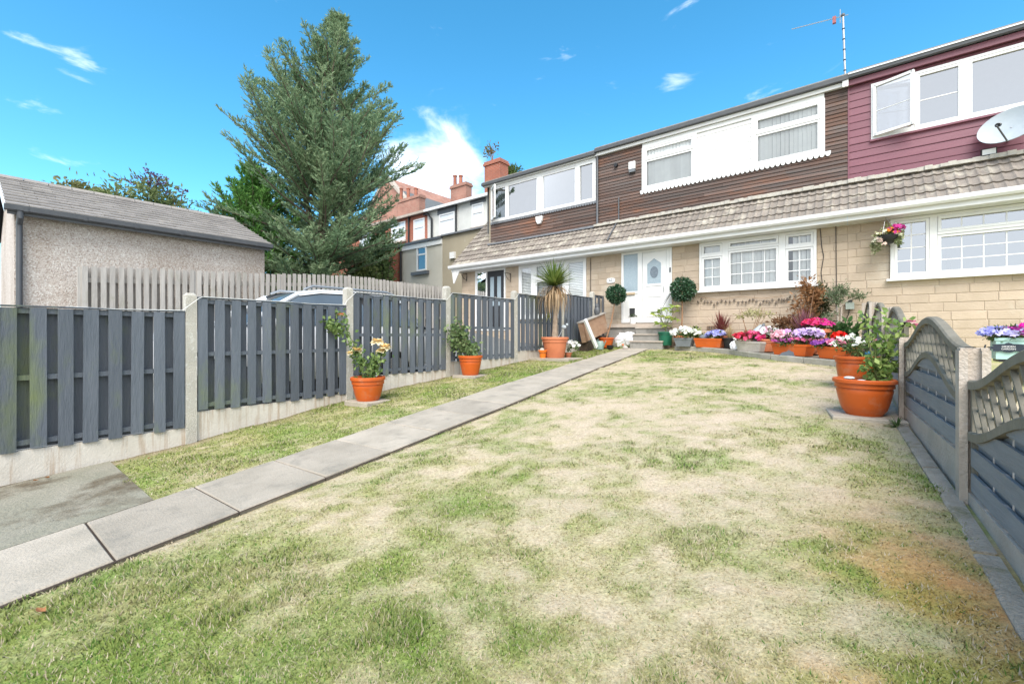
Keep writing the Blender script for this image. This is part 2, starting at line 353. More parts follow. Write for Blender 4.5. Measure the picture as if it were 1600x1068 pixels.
def vnoise(x, y, seed=0):
    xi = np.floor(x).astype(np.int64); yi = np.floor(y).astype(np.int64); fx = x - xi; fy = y - yi
    fx = fx*fx*(3-2*fx); fy = fy*fy*(3-2*fy)
    def h(i, j):
        k = (i*374761393 + j*668265263 + seed*974711) & 0x7fffffff
        k = ((k ^ (k >> 13)) * 1274126177) & 0x7fffffff
        return ((k ^ (k >> 16)) & 0xffff) / 65535.0
    return (h(xi,yi)*(1-fx)+h(xi+1,yi)*fx)*(1-fy) + (h(xi,yi+1)*(1-fx)+h(xi+1,yi+1)*fx)*fy
def fbm(x, y, sc, octv=4, seed=0, g=.5):
    s = 0; a = 1; t = 0
    for o in range(octv): s = s + a*vnoise(x*sc*2**o+17.3*o, y*sc*2**o-9.1*o, seed+o); t += a; a *= g
    return s / t
def mixc(a, b, t): t = np.clip(np.asarray(t), 0, 1)[..., None]; return np.asarray(a)*(1-t) + np.asarray(b)*t
def text_mesh(body, size, mat, ext=.002):
    cu = bpy.data.curves.new('t', 'FONT'); cu.body = body; cu.size = size; cu.extrude = ext; cu.align_x = 'CENTER'; cu.align_y = 'CENTER'
    o = bpy.data.objects.new('t', cu); COL.objects.link(o)
    me = bpy.data.meshes.new_from_object(o.evaluated_get(bpy.context.evaluated_depsgraph_get()))
    bpy.data.objects.remove(o); me.materials.clear(); me.materials.append(mat); return me
# ================================================================== ground
def pathR(Y): return np.interp(Y, [-2, 0, 1.2, 2.5, 4, 7, 10.9], [-2.74, -2.86, -3.0, -3.10, -3.20, -3.60, -4.12])
def pathL(Y): return np.interp(Y, [-2, 0, 1, 2, 4, 7, 10.9], [-3.55, -3.69, -3.83, -3.92, -4.02, -4.35, -4.80])
FX = -5.70                                         # line of the left fence
RF = [(-.73, .60), (1.2, .525), (3.13, .450), (5.06, .335), (7.05, .285), (9.0, .20), (10.9, .12)]   # (Y, X) of right fence posts
def rfx(Y): return np.interp(Y, [a for a, b in RF], [b for a, b in RF])
def in_pad(X, Y):           # old concrete by the fence, bottom left
    return (X < pathL(Y) + .02) & (X > FX) & (Y < .80 + .02 * (X + 4) - .12 * (fbm(X, Y, 3.5, 3, 61) - .35))
def lawncol(X, Y):
    n = fbm(X, Y, .55, 5, 3, .6); n2 = fbm(X, Y, 2.2, 4, 11, .65); n3 = fbm(X, Y, 9, 3, 23, .6)
    g = (n - .5) * 2.1 + (n2 - .5) * 1.55 + (n3 - .5) * 1.7
    g = g + .68 * np.exp(-((X + 2.0) / 1.1)**2 - ((Y - .3) / 1.1)**2)          # greener by the path, near
    g = g + .55 * np.clip((Y - 8.3) / 1.6, 0, 1) + .62 * (X < pathL(Y))
    g = g - .40 * np.exp(-((X + 1.6) / 1.5)**2 - ((Y - 5.6) / 2.0)**2) - .30 * np.exp(-((X + .2) / .45)**2 - ((Y - 1.4) / 1.5)**2) - .07
    g = 1 / (1 + np.exp(-3.3 * g))
    straw = mixc((.52, .425, .305), (.57, .46, .355), fbm(X, Y, 1.1, 3, 41))
    orange = np.exp(-((X - .22) / .34)**2 - ((Y - 1.9) / .9)**2) * np.clip((fbm(X, Y, 2.2, 4, 51) - .35) * 5, 0, 1) * 1.0
    straw = mixc(straw, (.55, .27, .10), orange)
    green = mixc((.335, .325, .115), (.20, .285, .062), n2 * 1.9 - .45)
    c = mixc(straw, green, g)
    return c, g
def build_ground():
    xs = np.r_[-300, -200, -120, -80, -60, np.arange(-45, -6.2, 1.2), np.arange(-6.0, .7, .045), np.arange(1.0, 12, 1.0), 16, 24, 40, 80, 150, 300]
    ys = np.r_[-300, -150, -80, -40, -20, -10, -6, -3, -1.5, np.arange(-.6, 10.9, .045), np.arange(11.3, 40, 1.5), 50, 70, 110, 180, 300]
    X, Y = np.meshgrid(xs, ys); Z = Gn(X, Y)
    fine = (X > -6.1) & (X < .8) & (Y > -.7) & (Y < 10.95)
    under = ((X > pathL(Y) - .03) & (X < pathR(Y) + .03)) | in_pad(X, Y)
    Z = Z + np.where(fine & ~under, (fbm(X, Y, 2.0, 4, 77) - .5) * .05 + (fbm(X, Y, 14, 2, 78) - .5) * .012, np.where(under & fine, -.012, 0))
    c, g = lawncol(X.ravel(), Y.ravel())
    dirt = np.exp(-np.clip(np.abs(X - FX) - .05, 0, 9).ravel() / .13) * .9 * (X.ravel() > -6.2)
    c = mixc(c, (.16, .125, .085), dirt)
    c = np.where((X.ravel() < -6.0)[:, None], np.array((.19, .19, .185)), c)
    nx, ny = len(xs), len(ys); i = np.arange(nx*ny).reshape(ny, nx)
    F = np.stack([i[:-1,:-1].ravel(), i[:-1,1:].ravel(), i[1:,1:].ravel(), i[1:,:-1].ravel()], 1)
    m = bpy.data.materials.new('turf'); m.use_nodes = True; nt = m.node_tree; N = nt.nodes; L = nt.links
    b = N['Principled BSDF']; b.inputs['Roughness'].default_value = .95; b.inputs['Specular IOR Level'].default_value = .1
    at = N.new('ShaderNodeAttribute'); at.attribute_name = 'col'; ge = N.new('ShaderNodeNewGeometry')
    no = N.new('ShaderNodeTexNoise'); no.inputs['Scale'].default_value = 55; no.inputs['Detail'].default_value = 5; no.inputs['Roughness'].default_value = .7
    L.new(ge.outputs['Position'], no.inputs['Vector'])
    mr = N.new('ShaderNodeMapRange'); mr.inputs[1].default_value = .3; mr.inputs[2].default_value = .7; mr.inputs[3].default_value = .72; mr.inputs[4].default_value = 1.22
    L.new(no.outputs[0], mr.inputs[0]); h = N.new('ShaderNodeHueSaturation'); L.new(at.outputs['Color'], h.inputs['Color']); L.new(mr.outputs[0], h.inputs['Value'])
    L.new(h.outputs[0], b.inputs['Base Color'])
    bp = N.new('ShaderNodeBump'); bp.inputs['Strength'].default_value = .8; bp.inputs['Distance'].default_value = .012; L.new(no.outputs[0], bp.inputs['Height']); L.new(bp.outputs[0], b.inputs['Normal'])
    o = npmesh('ground', np.stack([X.ravel(), Y.ravel(), Z.ravel()], 1), F, c, m)
    tag(o, 'patchy lawn of green and straw-dry grass sloping up to the houses', 'ground', kind='structure')
    for p in o.data.polygons: p.use_smooth = True
build_ground()
# ------------------------------------------------------------------ path of slabs
def build_path():
    base = MB()
    ysp = np.arange(-1.6, 10.75, .4)
    for a, b in zip(ysp[:-1], ysp[1:]):
        q = [(pathL(a)-.014, a), (pathR(a)+.016, a), (pathR(b)+.016, b), (pathL(b)-.014, b)]
        base.add([(x, y, G(x, y) + .009) for x, y in q], [(0, 1, 2, 3)])
    root = tag(base.build('path', SOIL), 'straight path of grey concrete slabs leading to the front steps', 'path', kind='structure')
    y = -1.864; k = 0
    while y < 10.55:
        ln = .585; y1 = min(y + ln, 10.72); g = .005
        mb = MB(); top = []; dz = random.uniform(-.003, .005); tilt = random.uniform(-.004, .004)
        c = [(pathL(y)+g, y+g), (pathR(y)-g, y+g), (pathR(y1)-g, y1-g), (pathL(y1)+g, y1-g)]
        cx = sum(p[0] for p in c)/4; cy = sum(p[1] for p in c)/4
        lo = [(x, yy, G(x, yy) - .03) for x, yy in c]
        mid = [(x, yy, G(x, yy) + .014 + dz + tilt*(x-cx)) for x, yy in c]
        hi = [(x + (cx-x)*.014, yy + (cy-yy)*.02, G(x, yy) + .021 + dz + tilt*(x-cx)) for x, yy in c]
        mb.add(lo + mid + hi, [(8,9,10,11)] + [(i, (i+1)%4, 4+(i+1)%4, 4+i) for i in range(4)] + [(4+i, 4+(i+1)%4, 8+(i+1)%4, 8+i) for i in range(4)])
        mb.build('paving_slab', SLAB, root); y += ln; k += 1
build_path()
def sheet(name, fn, xs, ys, off, mat, label, cat, thick=.06):
    mb = MB(); nx, ny = len(xs), len(ys)
    vs = []
    for j in ys:
        for i in xs: x, y = fn(i, j); vs.append((x, y, G(x, y) + off))
    fs = [(r*nx+c, r*nx+c+1, (r+1)*nx+c+1, (r+1)*nx+c) for r in range(ny-1) for c in range(nx-1)]
    n = len(vs); rim = [c for c in range(nx)] + [r*nx+nx-1 for r in range(1, ny)] + [(ny-1)*nx+c for c in range(nx-2, -1, -1)] + [r*nx for r in range(ny-2, 0, -1)]
    mb.add(vs + [(vs[i][0], vs[i][1], vs[i][2]-thick) for i in rim], fs + [(rim[k], n+k, n+(k+1)%len(rim), rim[(k+1)%len(rim)]) for k in range(len(rim))])
    return tag(mb.build(name, mat), label, cat, kind='structure')
sheet('pavement', lambda a, b: (FX + .06 + a*(pathL(b) - .012 - FX - .06), b + .06*(1-a)*(b > .7)), np.linspace(0, 1, 9), np.linspace(-1.5, .82, 9), .016, PADM,
      'cracked mossy concrete pad between the grey fence and the path', 'pavement')
# concrete strip along the right fence
def edging():
    root = None; ys = [-1.5, .1, 1.2, 2.5, 3.6, 5.1, 6.7]
    for a, b in zip(ys[:-1], ys[1:]):
        mb = MB(); w = .06
        p = []
        for k in range(5):
            y = a + .012 + (b - a - .024)*k/4; x1 = float(rfx(y)) - .045; x0 = x1 - w - .02*float(fbm(np.array([y]), np.array([0.]), 4, 3, 5)[0])
            p.append((x0, x1, y))
        vs = []
        for x0, x1, y in p: vs += [(x0, y, G(x0,y)-.05), (x0, y, G(x0,y)+.006), (x0+.012, y, G(x0,y)+.014), (x1, y, G(x1,y)+.02)]
        fs = [(4*k+i, 4*k+i+1, 4*k+5+i, 4*k+4+i) for k in range(4) for i in range(3)] + [(0,1,2,3), (19,18,17,16)]
        mb.add(vs, fs)
        if root is None: root = tag(mb.build('edging', WORN), 'narrow worn concrete edging strip below the lattice fence', 'edging', kind='structure')
        else: mb.build('edging_length', WORN, root)
edging()
# flower bed with kerb
KP = [(-3.42, 10.72), (-2.75, 10.48), (-2.05, 10.02), (-1.62, 9.58), (-1.18, 9.17), (-.66, 8.80), (-.15, 8.47), (.15, 8.30)]
def bed():
    mb = MB(); n = len(KP)
    vs = [(x, y, G(x, y) + .085) for x, y in KP] + [(x, 11.41, G(x, 10.8) + .10) for x, y in KP]
    mb.add(vs, [(i, i+1, n+i+1, n+i) for i in range(n-1)])
    b = tag(mb.build('patio', pm('bed_gravel', (.30, .265, .215), (.22, .19, .15), 18, .95, .8, 70, spots=(.36, .33, .28), sscale=25)), 'gravelled bed below the bay window where the pots stand', 'patio', kind='structure')
    for (x0, y0), (x1, y1) in zip(KP[:-1], KP[1:]):
        p, q = Vector((x0, y0, 0)), Vector((x1, y1, 0)); d = (q-p).normalized(); nrm = Vector((d.y, -d.x, 0)); nrm = nrm if nrm.y < 0 else -nrm
        p += d*.006; q -= d*.006; m2 = MB(); pr = [(0, -.08), (0, .085), (.012, .10), (.085, .10), (.095, .085), (.095, -.08)]
        vs = []
        for e in (p, q):
            for w, z in pr: vs.append((e.x + nrm.x*w, e.y + nrm.y*w, G(e.x, e.y) + z))
        m2.add(vs, [(i, (i+1)%6, 6+(i+1)%6, 6+i) for i in range(6)] + [(0,1,2,3,4,5), (11,10,9,8,7,6)])
        m2.build('kerb_stone', KERB, b)
bed()
# ================================================================== terrace
D, DU = 11.4, 11.8
def Xw(px, Y=D): return onY(px, 400, Y).x
def block_mesh(mat, name='stone_block'):
    mb = MB(); c = .04; d = .12
    vs = [(-.5,.0,-.5),(.5,.0,-.5),(.5,.0,.5),(-.5,.0,.5)]
    vs += [(x, -.75, z) for x, _, z in vs[:4]] + [(x*(1-c), -1, z*(1-d)) for x, _, z in vs[:4]]
    mb.add(vs, [(8,9,10,11)] + [(i,(i+1)%4,4+(i+1)%4,4+i) for i in range(4)] + [(4+i,4+(i+1)%4,8+(i+1)%4,8+i) for i in range(4)])
    return mb.mesh(name, mat)
BLOCK = block_mesh(STONE)
def cut(x0, x1, z0, z1, holes):
    """solid spans of the strip z0..z1 between x0 and x1 that no hole touches"""
    spans = [(x0, x1)]
    for a, b, c, d in holes:
        if d <= z0 + .01 or c >= z1 - .01: continue
        spans = [s for p, q in spans for s in ((p, min(q, a)), (max(p, b), q)) if s[1] - s[0] > .015]
    return spans
def holed_wall(name, x0, x1, z0, z1, Y, holes, mat, parent, reveal=.12):
    xs = sorted({x0, x1} | {h[i] for h in holes for i in (0, 1) if x0 < h[i] < x1}); zs = sorted({z0, z1} | {h[i] for h in holes for i in (2, 3) if z0 < h[i] < z1})
    mb = MB()
    for a, b in zip(xs[:-1], xs[1:]):
        for c, d in zip(zs[:-1], zs[1:]):
            if any(h[0] <= a and b <= h[1] and h[2] <= c and d <= h[3] for h in holes): continue
            mb.add([(a, Y, c), (b, Y, c), (b, Y, d), (a, Y, d)], [(0, 1, 2, 3)])
    for a, b, c, d in holes:
        mb.add([(a,Y,c),(b,Y,c),(b,Y,d),(a,Y,d),(a,Y+reveal,c),(b,Y+reveal,c),(b,Y+reveal,d),(a,Y+reveal,d)], [(0,1,5,4),(1,2,6,5),(2,3,7,6),(3,0,4,7)])
    return mb.build(name, mat, parent)
def stone_wall(parent, x0, x1, z0, z1, Y, holes, ch=.165, bl=.46):
    w = holed_wall('wall', x0, x1, z0, z1, Y + .016, holes, MORTAR, parent)
    r = 0; z = z0
    levels = [z0]
    while levels[-1] < z1 - .05: levels.append(min(levels[-1] + ch, z1))
    for r, (a, b) in enumerate(zip(levels[:-1], levels[1:])):
        hs = [h for h in holes]
        for s, e in cut(x0, x1, a, b, hs):
            x = s - (bl * .5 if r % 2 else random.uniform(0, .2)); 
            while x < e - .01:
                ln = bl * random.choice((.8, 1, 1, 1.15)); p, q = max(x, s), min(x + ln, e)
                if e - q < .12: q = e
                if q - p > .05:
                    piece('stone_block', BLOCK, w, ((p+q)/2, Y + .03, (a+b)/2), None, (q-p-.006, .021 + random.uniform(0, .006), b-a-.006))
                x = q if q < e else e
    return w
# ---- windows
def rect_ring(mb, x0, x1, z0, z1, t, ya, yb):
    mb.box(x0, x0+t, ya, yb, z0, z1); mb.box(x1-t, x1, ya, yb, z0, z1)
    mb.box(x0+t, x1-t, ya+.001, yb, z0, z0+t); mb.box(x0+t, x1-t, ya+.001, yb, z1-t, z1)
def vblind(mb, x0, x1, z0, z1, Y, w=.085, ang=25):
    x = x0; c, s = math.cos(math.radians(ang)), math.sin(math.radians(ang))
    while x < x1 - .01:
        a = ang + random.uniform(-9, 9); c, s = math.cos(math.radians(a)), math.sin(math.radians(a))
        e = min(w, x1 - x)
        mb.add([(x, Y - s*w/2, z0), (x + c*e, Y + s*w/2, z0), (x + c*e, Y + s*w/2, z1), (x, Y - s*w/2, z1)], [(0,1,2,3)]); x += w
def hblind(mb, x0, x1, z0, z1, Y, w=.05):
    z = z0
    while z < z1: mb.add([(x0, Y-.012, z), (x1, Y-.012, z), (x1, Y+.012, z+w*.8), (x0, Y+.012, z+w*.8)], [(0,1,2,3)]); z += w
def window(parent, x0, x1, z0, z1, Y, secs, t=.055, proud=.02, sill=True, name='window', glass=None, room=True):
    """secs: list of (xa, xb, z_split or None, (cols,rows) lower, (cols,rows) upper, blind, opening)"""
    glass = glass or GLASS; fr = MB(); rect_ring(fr, x0, x1, z0, z1, t, Y - proud, Y + .05)
    for s, nx in zip(secs[:-1], secs[1:]): fr.box(s[1], nx[0], Y - proud + .002, Y + .05, z0 + t, z1 - t)
    w = fr.build(name, UPVC, parent)
    if room:
        rm = MB(); e = .9
        rm.add([(x0-.3,Y+.13,z0-.3),(x1+.3,Y+.13,z0-.3),(x1+.3,Y+.13,z1+.3),(x0-.3,Y+.13,z1+.3),(x0-.3,Y+e,z0-.3),(x1+.3,Y+e,z0-.3),(x1+.3,Y+e,z1+.3),(x0-.3,Y+e,z1+.3)],
               [(4,5,6,7),(0,1,5,4),(1,2,6,5),(2,3,7,6),(3,0,4,7)])
        rm.build('room', ROOM, w)
    for (xa, xb, zs, gl, gu, blind, opening) in secs:
        za, zb = z0 + t, z1 - t
        lights = [(za, zb, gl)] if zs is None else [(za, zs - .025, gl), (zs + .025, zb, gu)]
        if zs is not None: MB().box(xa, xb, Y - proud - .006, Y + .045, zs - .025, zs + .025).build('transom', UPVC, w)
        for k, (a, b, grid) in enumerate(lights):
            st = .045; yo = -.012 if (opening and k == len(lights)-1) else 0.0
            sash = MB(); rect_ring(sash, xa + .004, xb - .004, a + .004, b - .004, st, Y - proud + .008 + yo*1.5, Y + .04); sash.build('sash', UPVC, w)
            MB().add([(xa+st, Y+.012, a+st), (xb-st, Y+.012, a+st), (xb-st, Y+.012, b-st), (xa+st, Y+.012, b-st)], [(0,1,2,3)]).build('pane', glass, w)
            if grid:
                cx, cz = grid
                for i in range(1, cx):
                    x = xa + st + (xb - xa - 2*st)*i/cx; MB().box(x-.009, x+.009, Y+.003, Y+.009, a+st, b-st).build('glazing_bar', UPVC, w)
                for j in range(1, cz):
                    z = a + st + (b - a - 2*st)*j/cz; MB().box(xa+st, xb-st, Y+.0035, Y+.0085, z-.009, z+.009).build('glazing_bar', UPVC, w)
        if blind:
            bb = MB()
            (vblind if blind[0] == 'v' else hblind)(bb, xa + blind[1]*(xb-xa), xa + blind[2]*(xb-xa), z0 + t, z1 - t - .02, Y + .075)
            bb.build('blind', BLIND, w)
    if sill: MB().box(x0 - .06, x1 + .06, Y - .11, Y + .03, z0 - .045, z0 - .003).build('sill', UPVC, w)
    return w
# ---- roof tiles
def tile_mesh(mat, w=.286, ln=.335):
    mb = MB(); n = 12; vs = []
    for s, h in ((0.0, .040), (ln, .008)):
        for i in range(n + 1):
            x = w * i / n; vs.append((x, s, h + .020 * max(0, math.sin(4*math.pi*i/n + .3))))
    vs += [(v[0], .004, v[2] - .03) for v in vs[:n+1]]
    mb.add(vs, [(i, i+1, n+2+i, n+1+i) for i in range(n)] + [(2*n+2+i, 2*n+3+i, i+1, i) for i in range(n)] + [(0, n+1, 2*n+2), (n, 2*n+1, 3*n+2)])
    return mb.mesh('roof_tile', mat)
TILEM = tile_mesh(TILE)
SL = math.radians(45); EY, EZ = 10.965, 2.445
def tiled_slope(parent, x0, x1, rows, extra=None):
    top = rows * .283 / math.sqrt(2)
    r = MB().add([(x0, EY, EZ-.01), (x1, EY, EZ-.01), (x1, EY+top+.05, EZ+top+.04), (x0, EY+top+.05, EZ+top+.04)], [(0,1,2,3)])
    if extra:
        xa, xb, rr = extra; t2 = rr*.283/math.sqrt(2)
        r.add([(xa, EY+top, EZ+top-.01), (xb, EY+top, EZ+top-.01), (xb, EY+t2, EZ+t2-.01), (xa, EY+t2, EZ+t2-.01)], [(0,1,2,3)])
    roof = r.build('roof', LEAD, parent)
    n = round((x1 - x0) / .286); w = (x1 - x0) / n
    for k in range(extra[2] if extra else rows):
        s = k * .283 - .03; a = s / math.sqrt(2)
        for i in range(n):
            x = x0 + i * w
            if k >= rows and not (x < extra[1]): continue
            piece('roof_tile', TILEM, roof, (x, EY + a + random.uniform(-.004, .004), EZ + a), (SL + random.uniform(-.012, .012), 0, random.uniform(-.006, .006)), (w/.286, 1, 1))
    return roof
# ---- cladding
def board_mesh(mat, lap=.5):
    mb = MB(); vs = []
    for x in (-.5, .5): vs += [(x, 0, -.5), (x, -1, -.5), (x, -1, -.42), (x, -.35, .44), (x, 0, .5)]
    mb.add(vs, [(0,1,2,3,4), (9,8,7,6,5)] + [(i, i+1, 6+i, 5+i) for i in range(4)] + [(4, 0, 5, 9)]); return mb.mesh('board', mat)
BOARDB, BOARDP, BOARDW = board_mesh(WOODB), board_mesh(PLUM), board_mesh(GREYW)
def cladding(parent, x0, x1, z0, z1, Y, holes, mesh, bh, backmat, jx=(2.0, 4.2), slope=None, th=.022):
    w = holed_wall('cladding', x0, x1, z0, z1, Y + .004, holes, backmat, parent, .1)
    n = round((z1 - z0) / bh); h = (z1 - z0) / n
    for i in range(n):
        a, b = z0 + i*h, z0 + (i+1)*h
        for s, e in cut(x0, x1, a + h*.3, b - h*.3, holes):
            x = s; cuts = [s]
            while jx and e - cuts[-1] > jx[1]: cuts.append(cuts[-1] + random.uniform(*jx))
            cuts.append(e)
            for p, q in zip(cuts[:-1], cuts[1:]):
                piece('board', mesh, w, ((p+q)/2, Y + .003, (a+b)/2), (random.uniform(-.008, .008), 0, 0), (q-p-.004, th + random.uniform(-.003, .004), h*.985))
    return w
def scallops(parent, x0, x1, z, Y, mat, name='scalloped_trim', p=.105, dep=.07):
    mb = MB(); n = round((x1-x0)/p); p = (x1-x0)/n
    mb.box(x0, x1, Y-.05, Y-.035, z-.012, z+.02)
    for i in range(n):
        poly = [(x0+i*p+.004, z-.012)] + [(x0+i*p+p/2 - (p/2-.004)*math.cos(t*math.pi/6), z-.02-dep*math.sin(t*math.pi/6)) for t in range(7)] + [(x0+(i+1)*p-.004, z-.012)]
        mb.prism(poly, Y-.049, Y-.036)
    return mb.build(name, mat, parent)
def eaves(parent, x0, x1, white=True, end=False):
    MB().box(x0, x1, 10.99, 11.015, 2.275, 2.455).build('fascia', UPVC, parent)
    MB().box(x0, x1, 11.016, D+.03, 2.277, 2.295).build('soffit', UPVC, parent)
    g = MB(); pr = [(10.985, 2.47), (10.985, 2.385), (10.955, 2.362), (10.91, 2.362), (10.878, 2.40), (10.868, 2.47), (10.88, 2.476), (10.89, 2.40), (10.915, 2.378), (10.95, 2.378), (10.972, 2.40), (10.972, 2.47)]
    g.prism(pr, x0 - (.06 if end else 0), x1, 'x'); gut = g.build('gutter', UPVC, parent)
    x = x0 + .5
    while x < x1 - .2: MB().prism([(p[0]-.004 if p[0] < 10.93 else p[0], p[1]-.005) for p in pr[:6]], x-.02, x+.02, 'x').build('gutter_bracket', UPVC, gut); x += 1.02
def ftop(parent, x0, x1, z0, z1, mat, gut, rooftop, lead=.0):
    MB().box(x0, x1, 11.70, 11.73, z0, z1).build('top_fascia', mat, parent)
    MB().box(x0, x1, 11.731, DU+.01, z0+.01, z0+.03).build('top_soffit', mat, parent)
    g = MB(); zz = z1 + .075 + lead
    g.prism([(11.698, zz), (11.698, zz-.085), (11.66, zz-.10), (11.61, zz-.085), (11.595, zz), (11.605, zz), (11.615, zz-.07), (11.66, zz-.088), (11.688, zz-.07), (11.688, zz)], x0, x1, 'x')
    g.build('top_gutter', gut, parent)
    MB().prism([(11.64, zz+.004), (11.64, zz+.045), (16.5, zz+.25), (16.5, zz+.1)], x0, x1, 'x').build('flat_roof', rooftop, parent)
ROOFTOP = pm('roof_felt', (.30, .29, .275), (.22, .21, .20), 9, .9, .5, 60)
XL, XM, XR, XE = -11.4, -6.1, -.16, 5.2
WZ = -.55
# ------------------------------------------------------------------ left house
def left_house():
    h = thing('terraced_house', 'end terraced house with a black front door and reddish brown upper cladding', 'house', ((XL+XM)/2, D+2, G(-8, D)), 'row of terraced houses')
    dx0, dx1 = Xw(743), Xw(790); wx0, wx1 = Xw(811), Xw(916)
    holes = [(dx0, dx1, .15, 2.275), (wx0, wx1, .55, 2.275)]
    stone_wall(h, XL, XM - .004, WZ, 2.275, D, holes)
    # black door with pale side light
    f = MB(); rect_ring(f, dx0, dx1, .15, 2.27, .06, D-.02, D+.05); m1 = Xw(760.5); f.box(m1-.03, m1+.03, D-.018, D+.05, .2, 2.2)
    fr = f.build('door_frame', UPVC, h)
    MB().add([(dx0+.06, D+.012, .2), (m1-.03, D+.012, .2), (m1-.03, D+.012, 2.21), (dx0+.06, D+.012, 2.21)], [(0,1,2,3)]).build('side_light', GLASSD, fr)
    MB().box(dx0-.2, dx1+.2, D+.5, D+.52, 0, 2.4).build('hall', ROOM, fr)
    dm = pm('black_door', (.03, .032, .038), None, 3, .35)
    d = MB().box(m1+.035, dx1-.065, D+.0, D+.045, .16, 2.2).build('door', dm, h)
    w = (dx1-.065) - (m1+.035)
    for k in (.18, .60):
        xa = m1+.035+w*k; MB().box(xa, xa+w*.22, D-.006, D+.002, 1.0, 2.0).build('door_pane', FROST, d); MB().box(xa, xa+w*.22, D-.006, D+.002, .35, .8).build('door_panel', dm, d)
    MB().tube([(m1+.035+w*.5, D-.015, 1.28), (m1+.035+w*.5, D-.005, 1.28)], .035, 12).build('knocker', METAL, d)
    MB().tube([(dx1-.10, D-.05, 1.0), (dx1-.10, D-.05, 1.14)], .012, 8).build('door_handle', METAL, d)
    s = [(wx0+.055, Xw(832), None, None, None, ('h', 0, 1), False), (Xw(837), Xw(881), 1.75, None, None, ('h', 0, 1), True), (Xw(886), wx1-.055, None, None, None, ('h', 0, 1), False)]
    window(h, wx0, wx1, .55, 2.27, D, s)
    tiled_slope(h, XL-.12, XM, 4, (XL-.12, -10.35, 13))
    eaves(h, XL-.12, XM-.002, end=True)
    MB().prism([(XL-.10, 2.30), (XL+.30, 2.30), (XL+.02, 1.85), (XL-.02, 1.85)], 11.0, 11.03).build('gable_bracket', UPVC, h)
    # dormer
    d0, d1 = -10.33, XM-.004; u0, u1 = -10.31, -6.14; z0, z1 = 4.01, 5.27
    cladding(h, d0, d1, 3.23, 5.30, DU, [(u0, u1, z0, 5.30)], BOARDB, .098, WOODB)
    xs = [Xw(p, DU) for p in (770, 783, 792, 841, 847, 901, 904.5, 928)]
    secs = [(u0+.05, xs[2]-.01, None, None, None, None, False), (xs[2]+.03, xs[3], None, None, None, None, False), (xs[4], xs[5], None, None, None, None, False), (xs[6], u1-.05, None, None, None, None, True)]
    w = window(h, u0, u1, z0, z1, DU, secs, .05, .03, False, glass=GLASSM)
    MB().box(u0, u1, DU-.03, DU+.02, z1+.002, 5.31).build('head_trim', UPVC, w)
    # casement standing open
    hx = u0 + .06; an = math.radians(-38); dd = Vector((math.cos(an), math.sin(an), 0)); nn = Vector((-dd.y, dd.x, 0)); L0 = .52
    sash = MB(); P = lambda s, z, o=0: Vector((hx, DU-.04, 0)) + dd*s + nn*o + Vector((0, 0, z))
    for a, b in (((0, z0+.06), (0, z1-.06)), ((L0, z0+.06), (L0, z1-.06)), ((0, z0+.08), (L0, z0+.08)), ((0, z1-.08), (L0, z1-.08))): sash.beam(P(*a), P(*b), .05, .055, nn)
    sash.build('open_casement', UPVC, w); MB().add([P(.02, z0+.1), P(L0-.02, z0+.1), P(L0-.02, z1-.1), P(.02, z1-.1)], [(0,1,2,3)]).build('pane', GLASSD, w)
    scallops(h, u0, u1+.08, z0-.02, DU, LEAD, 'lead_trim', .09, .05)
    ftop(h, -10.62, XM, 5.31, 5.40, UPVC, DGREY, ROOFTOP, -.04)
    MB().box(-10.32, XM, 11.6, DU+.01, 3.18, 3.235).build('flashing', LEAD, h)
    MB().box(-10.40, -10.335, DU, 14.5, 3.0, 5.38).build('dormer_cheek', RENDER2, h)
    MB().tube([(XM+.03, DU-.06, 5.36), (XM+.03, DU-.06, 3.22), (XM+.03, DU-.10, 3.12)], .034, 10).build('downpipe', DGREY, h, True)
    return h
HL = left_house()
